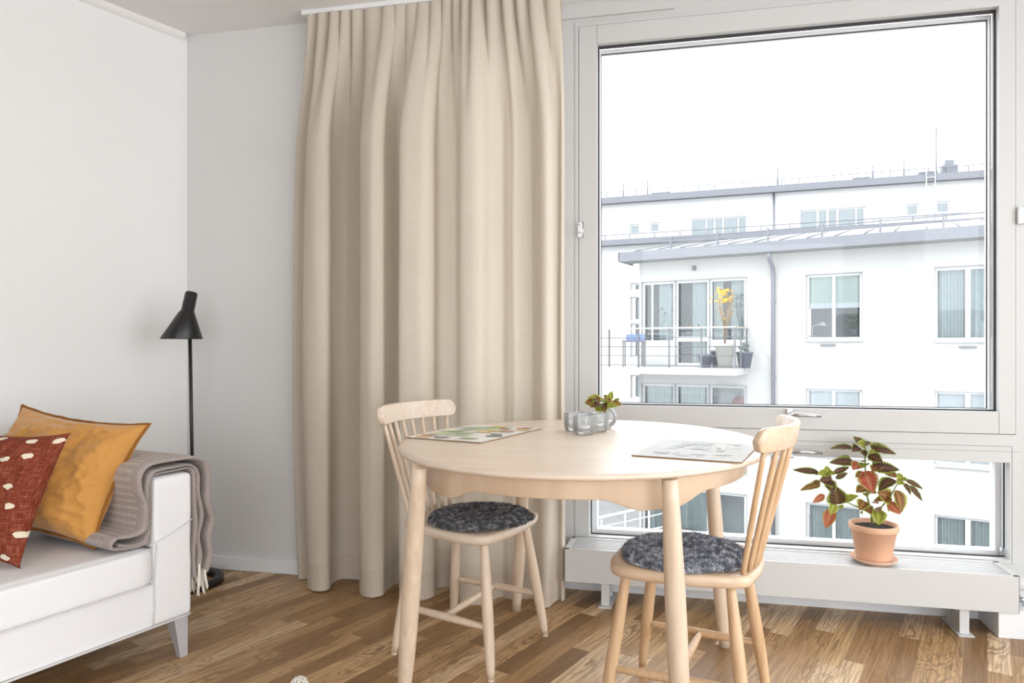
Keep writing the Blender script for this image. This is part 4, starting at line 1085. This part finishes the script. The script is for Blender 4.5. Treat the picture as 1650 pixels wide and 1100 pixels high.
for u, v in ((1334, 556), (1559, 559)):
    s_, z_ = FA.sz(u, v); b.box(s_-.17, s_+.17, -.06, 0, z_-.02, z_+.02, T_)
s_, z_ = FA.sz(1119, 432); b.box(s_-.04, s_+.04, -.08, 0, z_-.06, z_+.06, T_)
b.build('wall_vent', M['rail'], ha)
# ---- balcony (part of the house)
o_ = -1.35
bs1 = FA.sz(1186, 600, 1.35)[0]; bs0 = bs1-5.2; bz = FA.sz(1186, 588, 1.35)[1]-.02
bz = bal[2]-.03
def balcony(z, full):
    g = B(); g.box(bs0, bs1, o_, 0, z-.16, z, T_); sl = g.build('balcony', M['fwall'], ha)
    r = B(); ht = .98
    n = 7
    xs = [bs1-.04-(i*(4.9/6)) for i in range(n)]
    for x in xs: r.box(x-.018, x+.018, o_+.03, o_+.07, z-.02, z+ht, T_)
    for x in (bs1-.04,):
        for yy in (-.7, -.08): r.box(x-.018, x+.018, yy-.02, yy+.02, z-.02, z+ht, T_)
    for h in (.06, .30, .53, .76):
        r.tube([T_(Vector((bs0+.1, o_+.05, z+h))), T_(Vector((bs1-.04, o_+.05, z+h))), T_(Vector((bs1-.04, -.05, z+h)))], .010, 5)
    r.build('railing', M['rail'], sl)
    r = B(); r.box(bs0+.05, bs1-.0, o_+.01, o_+.09, z+ht, z+ht+.035, T_); r.box(bs1-.08, bs1, o_, -.02, z+ht, z+ht+.035, T_); r.build('handrail', M['railwood'], sl)
    return sl
balcony(bz, True)
balcony(bz-DZ*2, True)
# light fittings clipped on the wire
# ---- things on the balcony
def onb(u, back): 
    """point on the balcony floor: u pixel column, back metres out from the wall"""
    s = FA.sz(u, 560, back)[0]; return FA.w(s, bz, back)
p = onb(1168, .8)
t = tag(empty('potted_tree', p), 'tall dry plant with yellow leaves in a pale pot on the balcony', 'potted plant')
b = B(); b.lathe([(0, 0), (.16, 0), (.24, .52), (.27, .53), (.27, .60), (.24, .60), (.22, .52), (0, .5)], 20); b.build('pot', M['fpot'], t)
b = B(); rr = random.Random(5)
for k in range(16):
    a = rr.uniform(0, 6.28); b.tube([(0, 0, .5), (.04*math.cos(a), .04*math.sin(a), 1.0), (rr.uniform(.1, .28)*math.cos(a), .2*math.sin(a), rr.uniform(1.45, 1.85))], .012, 5)
b.build('twigs', M['twig'], t)
b = B()
for k in range(170):
    a = rr.uniform(0, 6.28); q = rr.uniform(.0, .36); c = Vector((q*math.cos(a)-.03, q*math.sin(a), rr.uniform(1.62, 1.95) if k > 22 else rr.uniform(1.2, 1.6))); 
    vs = [b.bm.verts.new(c+Vector((rr.uniform(-.06, .06), rr.uniform(-.06, .06), rr.uniform(-.05, .05)))) for _ in range(3)]; b.f(vs, smooth=False)
b.build('foliage', M['yellow'], t, fixn=False)
def bpot(u, back, r, h, m, label):
    o = tag(empty('plant_pot', onb(u, back)), label, 'pot')
    o['group'] = 'pots on the balcony'
    b = B(); b.lathe([(0, 0), (r*.65, 0), (r, h*.9), (r*1.05, h*.9), (r*1.05, h), (r*.9, h), (0, h*.9)], 18); b.build('pot_body', M[m], o); return o
bpot(1137, .6, .19, .34, 'fpotd', 'low slate blue pot by the balcony door across the yard')
bpot(1153, .2, .12, .44, 'fpotd', 'narrow dark pot behind the pale pot on the balcony')
o = bpot(1200, .5, .20, .40, 'fpotd', 'wide dark planter at the right end of the balcony')
b = B()
for k in range(60):
    a = rr.uniform(0, 6.28); q = rr.uniform(0, .2); c = Vector((q*math.cos(a), q*math.sin(a), rr.uniform(.38, .60))); vs = [b.bm.verts.new(c+Vector((rr.uniform(-.05, .05), rr.uniform(-.05, .05), rr.uniform(-.05, .08)))) for _ in range(3)]; b.f(vs, smooth=False)
b.build('foliage', M['fleaf'], o, fixn=False)
def leafy(u, v, back, r, h, label):
    s, z = FA.sz(u, v, back); o = tag(empty('potted_plant', FA.w(s, z, back)), label, 'potted plant')
    b = B(); b.lathe([(0, 0), (.08, 0), (.11, .16), (0, .15)], 12); b.build('pot', M['fpotd'], o)
    b = B(); b.tube([(0, 0, .1), (0.02, 0, h*.7)], .01, 5); 
    for k in range(140):
        c = Vector((rr.gauss(0, r*.5), rr.gauss(0, r*.3), .15+abs(rr.gauss(.5, .25))*h)); vs = [b.bm.verts.new(c+Vector((rr.uniform(-.06, .06), rr.uniform(-.06, .06), rr.uniform(-.06, .06)))) for _ in range(3)]; b.f(vs, smooth=False)
    b.build('foliage', M['fleaf'], o, fixn=False)
leafy(1075, 541, -.35, .28, .75, 'dark leafy houseplant behind the left pane of the balcony front')
leafy(1112, 541, -.35, .34, .50, 'bushy houseplant behind the glass of the balcony door')
leafy(1376, 541, -.30, .16, .42, 'spiky houseplant in the right pane of the blinded window')
# desk lamp in the blinded window
s, z = FA.sz(1308, 542, -.3); dl = tag(empty('desk_lamp', FA.w(s, z, -.3)), 'small pale desk lamp in the left pane of the blinded window', 'lamp')
b = B(); b.lathe([(0, 0), (.08, 0), (.08, .02), (0, .03)], 14); b.tube([(0, 0, .02), (.03, 0, .26), (.22, 0, .32)], .012, 6); b.build('arm', M['fframe'], dl)
b = B(); b.lathe([(.02, .36), (.09, .27), (.085, .27), (.0, .35)], 14, c=(.26, 0)); b.build('lamp_shade', M['fframe'], dl)
# red shade downstairs
s, z = FA.sz(1193, 640, -.5); rl = tag(empty('pendant_lamp', FA.w(s, z, -.5)), 'dusty red pendant shade in the window under the balcony', 'lamp')
b = B(); b.lathe([(0, .05), (.10, .03), (.2, -.06), (.24, -.18), (.23, -.18), (0, -.02)], 20); b.build('lamp_shade', M['redshade'], rl)
b = B(); b.tube([(0, 0, .04), (0, 0, .25)], .006, 5); b.build('cord', M['fframe'], rl)
# table with blue box
p = onb(1022, .7); tb = tag(empty('balcony_table', p), 'small grey table at the left end of the balcony', 'table')
b = B(); b.box(-.3, .3, -.3, .3, .66, .70); b.build('table_top', M['roofm'], tb)
for x in (-.27, .27):
    for y in (-.27, .27):
        b = B(); b.box(x-.015, x+.015, y-.015, y+.015, 0, .66); b.build('leg', M['rail'], tb)
b = B(); b.box(-.2, .28, -.15, .15, 0, .16); o = b.build('storage_box', M['blue']); o.location = p+Vector((0, 0, .701)); tag(o, 'light blue box on the balcony table', 'box')

# ---- white house behind on the left
FB = Facade(1000, 27., math.radians(9.)); TB_ = loc(FB)
hb_ = house('apartment_house', 'middle white house seen behind the left end of the balcony', FB)
s0 = FB.sz(700, 500)[0]; s1 = FB.sz(1560, 500)[0]; zB = FB.sz(1000, 396)[1]
hB = []
def rB(u0, u1, v0, v1): return FB.sz(u0, (v0+v1)/2)[0], FB.sz(u1, (v0+v1)/2)[0], FB.sz((u0+u1)/2, v1)[1], FB.sz((u0+u1)/2, v0)[1]
for q in ((1016, 1036, 456, 468), (1016, 1036, 478, 516), (1016, 1036, 521, 575), (1016, 1036, 604, 641)): hB.append(rB(*q))
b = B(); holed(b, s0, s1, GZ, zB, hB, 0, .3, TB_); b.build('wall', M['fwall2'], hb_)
for h in hB: win(FB, hb_, *h, [(.1, .9)], 'half', .05, False)
b = B(); b.box(s0, s1, -.4, .3, zB, zB+.07, TB_); b.box(s0, s1, -.42, -.38, zB-.02, zB+.20, TB_); b.build('eaves', M['roofm'], hb_)
b = B(); q = [TB_(Vector(p)) for p in ((s0, -.4, zB+.2), (s1, -.4, zB+.2), (s1, 6, zB+.55), (s0, 6, zB+.55))]; b.f([b.bm.verts.new(p) for p in q], smooth=False); b.build('roof', M['roofl'], hb_)
b = B(); b.tube([TB_(Vector((s0, -.2, zB+.42))), TB_(Vector((s1, -.2, zB+.42)))], .018, 5); s = s0
while s < s1: b.box(s-.02, s+.02, -.22, -.18, zB+.2, zB+.42, TB_); s += 1.0
b.build('snow_rail', M['roofm'], hb_)
# low wall with ribbed vent boxes beside the near eaves
s, z = FA.sz(1023, 440, 0)
# ---- long house farthest back
FC = Facade(1200, 42., math.radians(6.5)); TC_ = loc(FC)
hc = house('apartment_house', 'farthest long white house with flat grey roof edge against the sky', FC)
s0 = FC.sz(800, 400)[0]; s1 = FC.sz(1800, 400)[0]; zC = FC.sz(1200, 314.5)[1]
def rC(u0, u1, v0, v1): return FC.sz(u0, (v0+v1)/2)[0], FC.sz(u1, (v0+v1)/2)[0], FC.sz((u0+u1)/2, v1)[1], FC.sz((u0+u1)/2, v0)[1]
hC = [rC(1113, 1203, 350, 378), rC(1289, 1394, 336, 368), rC(1460, 1481, 328, 347), rC(1509, 1531, 324, 343), rC(1014, 1031, 361, 377), rC(1047, 1063, 358, 374)]
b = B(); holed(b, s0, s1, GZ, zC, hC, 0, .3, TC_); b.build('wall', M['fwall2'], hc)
win(FC, hc, *hC[0], [(.02, .27), (.30, .42), (.45, .57), (.60, .84), (.87, .99)], 'white', .06, False)
win(FC, hc, *hC[1], [(.02, .26), (.30, .41), (.45, .56), (.60, .85), (.88, .99)], 'white', .06, False)
for h in hC[2:]: win(FC, hc, *h, [(.08, .92)], 'white', .08, False)
b = B(); b.box(s0, s1, -.5, .3, zC, zC+.08, TC_); b.box(s0, s1, -.53, -.48, zC-.03, zC+.38, TC_); b.build('eaves', M['roofm'], hc)
b = B(); q = [TC_(Vector(p)) for p in ((s0, -.5, zC+.38), (s1, -.5, zC+.38), (s1, 8, zC+.6), (s0, 8, zC+.6))]; b.f([b.bm.verts.new(p) for p in q], smooth=False); b.build('roof', M['roofl'], hc)
b = B(); b.tube([TC_(Vector((s0, -.2, zC+.78))), TC_(Vector((s1, -.2, zC+.78)))], .03, 5); s = s0
while s < s1: b.box(s-.03, s+.03, -.23, -.17, zC+.35, zC+.78, TC_); s += 1.0
b.build('snow_rail', M['roofm'], hc)
for u, hh in ((1004, .9), (1043, 1.0), (1253, 1.3), (1407, .7), (1457, .9)):
    s = FC.sz(u, 300)[0]; b = B(); b.tube([TC_(Vector((s, .1, zC+.4))), TC_(Vector((s, .1, zC+.8+hh*.6)))], .05, 6); b.build('vent_pipe', M['roofm'], hc)
s = FC.sz(1247, 340)[0]; b = B(); b.tube([TC_(Vector((s, -.1, zC))), TC_(Vector((s, -.1, zC-6)))], .06, 8); b.build('downpipe', M['pipe'], hc)
s = FC.sz(1531, 285)[0]; b = B(); b.box(s-.4, s+.4, 0, .6, zC+.4, zC+.95, TC_); b.box(s-.22, s+.22, .1, .5, zC+.95, zC+1.25, TC_); b.build('chimney', M['roofm'], hc)
b = B()
for u0, u1, hh in ((1050, 1080, .18), (1375, 1402, .2), (1480, 1512, .25)):
    a, c = FC.sz(u0, 300)[0], FC.sz(u1, 300)[0]; b.box(a, c, 0, .6, zC+.4, zC+.4+hh, TC_)
b.build('roof_hatch', M['roofm'], hc)
# ladder and mast
FLd = FC; s = FC.sz(1489, 330)[0]; s2 = FC.sz(1503, 330)[0]
lad = tag(empty('roof_ladder', FC.w(s, zC-3, .4)), 'thin steel ladder rising past the far roof edge', 'ladder')
Tl = lambda p: FC.w(p.x, p.z, -p.y)-FC.w(s, zC-3, .4)
b = B(); z = zC-2.6
b.tube([Tl(Vector((s, -.6, zC-3))), Tl(Vector((s, -.6, zC+2.9)))], .035, 6); b.tube([Tl(Vector((s2, -.6, zC-3))), Tl(Vector((s2, -.6, zC+2.6)))], .035, 6); b.build('rail', M['fgrey'], lad)
b = B()
while z < zC+1.9: b.tube([Tl(Vector((s, -.6, z))), Tl(Vector((s2, -.6, z)))], .03, 5); z += .55
b.build('rungs', M['fgrey'], lad)
s = FC.sz(1512, 330)[0]; mp_ = FC.w(s, zC+.4, -.5)
b = B(); b.tube([(0, 0, -.1), (0, 0, 2.9)], .035, 6); b.tube([(0, 0, 2.9), (0, 0, 4.2)], .018, 5); b.lathe([(.3, -.1), (.3, -.06), (0, -.02)], 10); o = b.build('antenna_mast', M['rail']); o.location = mp_; tag(o, 'tall thin antenna mast on the far roof beside the ladder', 'antenna')
# stair rail and terrace low on the left
tr = on_y(978, 860, 17.6)
st_ = tag(empty('stair_railing', (tr.x, 17.6, GZ)), 'pale metal railing on the paved yard seen under the table', 'railing')
b = B(); g0 = Vector((tr.x-2.2, 19.0, GZ)); 
O_ = Vector((tr.x, 19., GZ))
for i in range(7):
    x = -2.0+i*.62; z = .1+i*.17; b.tube([(x, 0, z-.1), (x, 0, z+1.0)], .03, 6)
b.tube([(-2.1, 0, .45), (1.9, 0, 1.55)], .025, 6); b.tube([(-2.1, 0, .8), (1.9, 0, 1.9)], .02, 6); b.tube([(-2.1, 0, 1.05), (1.9, 0, 2.15)], .045, 8)
b.build('rails', M['fframe'], st_)
b = B(); 
for i in range(8): b.box(-2.3+i*.55, 2.2, .15, 1.6, i*.15, i*.15+.15)
b.build('steps', M['paving'], st_)

# ================================================================ LIGHT
w = bpy.data.worlds.new('overcast_sky'); sc.world = w; w.use_nodes = True; nt = w.node_tree; nt.nodes.clear()
out = nt.nodes.new('ShaderNodeOutputWorld'); bg = nt.nodes.new('ShaderNodeBackground'); tc = nt.nodes.new('ShaderNodeTexCoord')
nz = nt.nodes.new('ShaderNodeTexNoise'); nz.inputs['Scale'].default_value = 1.6; nz.inputs['Detail'].default_value = 4
rp = nt.nodes.new('ShaderNodeValToRGB'); rp.color_ramp.elements[0].color = (.87, .93, 1, 1); rp.color_ramp.elements[0].position = .3; rp.color_ramp.elements[1].color = (.94, .972, 1, 1); rp.color_ramp.elements[1].position = .6
nt.links.new(tc.outputs['Generated'], nz.inputs['Vector']); nt.links.new(nz.outputs[0], rp.inputs[0]); nt.links.new(rp.outputs[0], bg.inputs[0]); nt.links.new(bg.outputs[0], out.inputs[0])
bg.inputs['Strength'].default_value = 2.15
def portal(loc, rot, sx, sy):
    l = bpy.data.lights.new('sky_portal', 'AREA'); l.shape = 'RECTANGLE'; l.size = sx; l.size_y = sy; l.cycles.is_portal = True
    o = bpy.data.objects.new('sky_portal', l); COL.objects.link(o); o.location = loc; o.rotation_euler = rot
portal((.37, 3.03, 1.3), (-PI/2, 0, 0), 1.7, 2.2)
portal((-.96, 3.03, 1.3), (-PI/2, 0, 0), .68, 2.16)
portal((2.66, -.45, 1.22), (0, PI/2, 0), 2.44, 4.9)
portal((.65, -3.1, 1.18), (PI/2, 0, 0), 2.5, 2.36)
sun = bpy.data.lights.new('sun', 'SUN'); sun.energy = 1.1; sun.angle = math.radians(4); sun.color = (1, .97, .93)
so = bpy.data.objects.new('sun', sun); COL.objects.link(so); sd_ = Vector((.62, .45, -.66)); so.rotation_euler = sd_.to_track_quat('-Z', 'Y').to_euler()

# ================================================================ CAMERA
cam = bpy.data.cameras.new('camera'); cam.sensor_width = 36; cam.lens = F*36/1650; cam.shift_x = (825-CX)/1650; cam.shift_y = (CY-550)/1650; cam.clip_end = 300; cam.clip_start = .05
co = bpy.data.objects.new('camera', cam); COL.objects.link(co); co.location = (0, 0, H); co.rotation_euler = (PI/2, 0, YAW); sc.camera = co
sc.view_settings.view_transform = 'Standard'; sc.view_settings.look = 'None'; sc.view_settings.gamma = 1; sc.view_settings.use_curve_mapping = False
sc.view_settings.exposure = 1.1
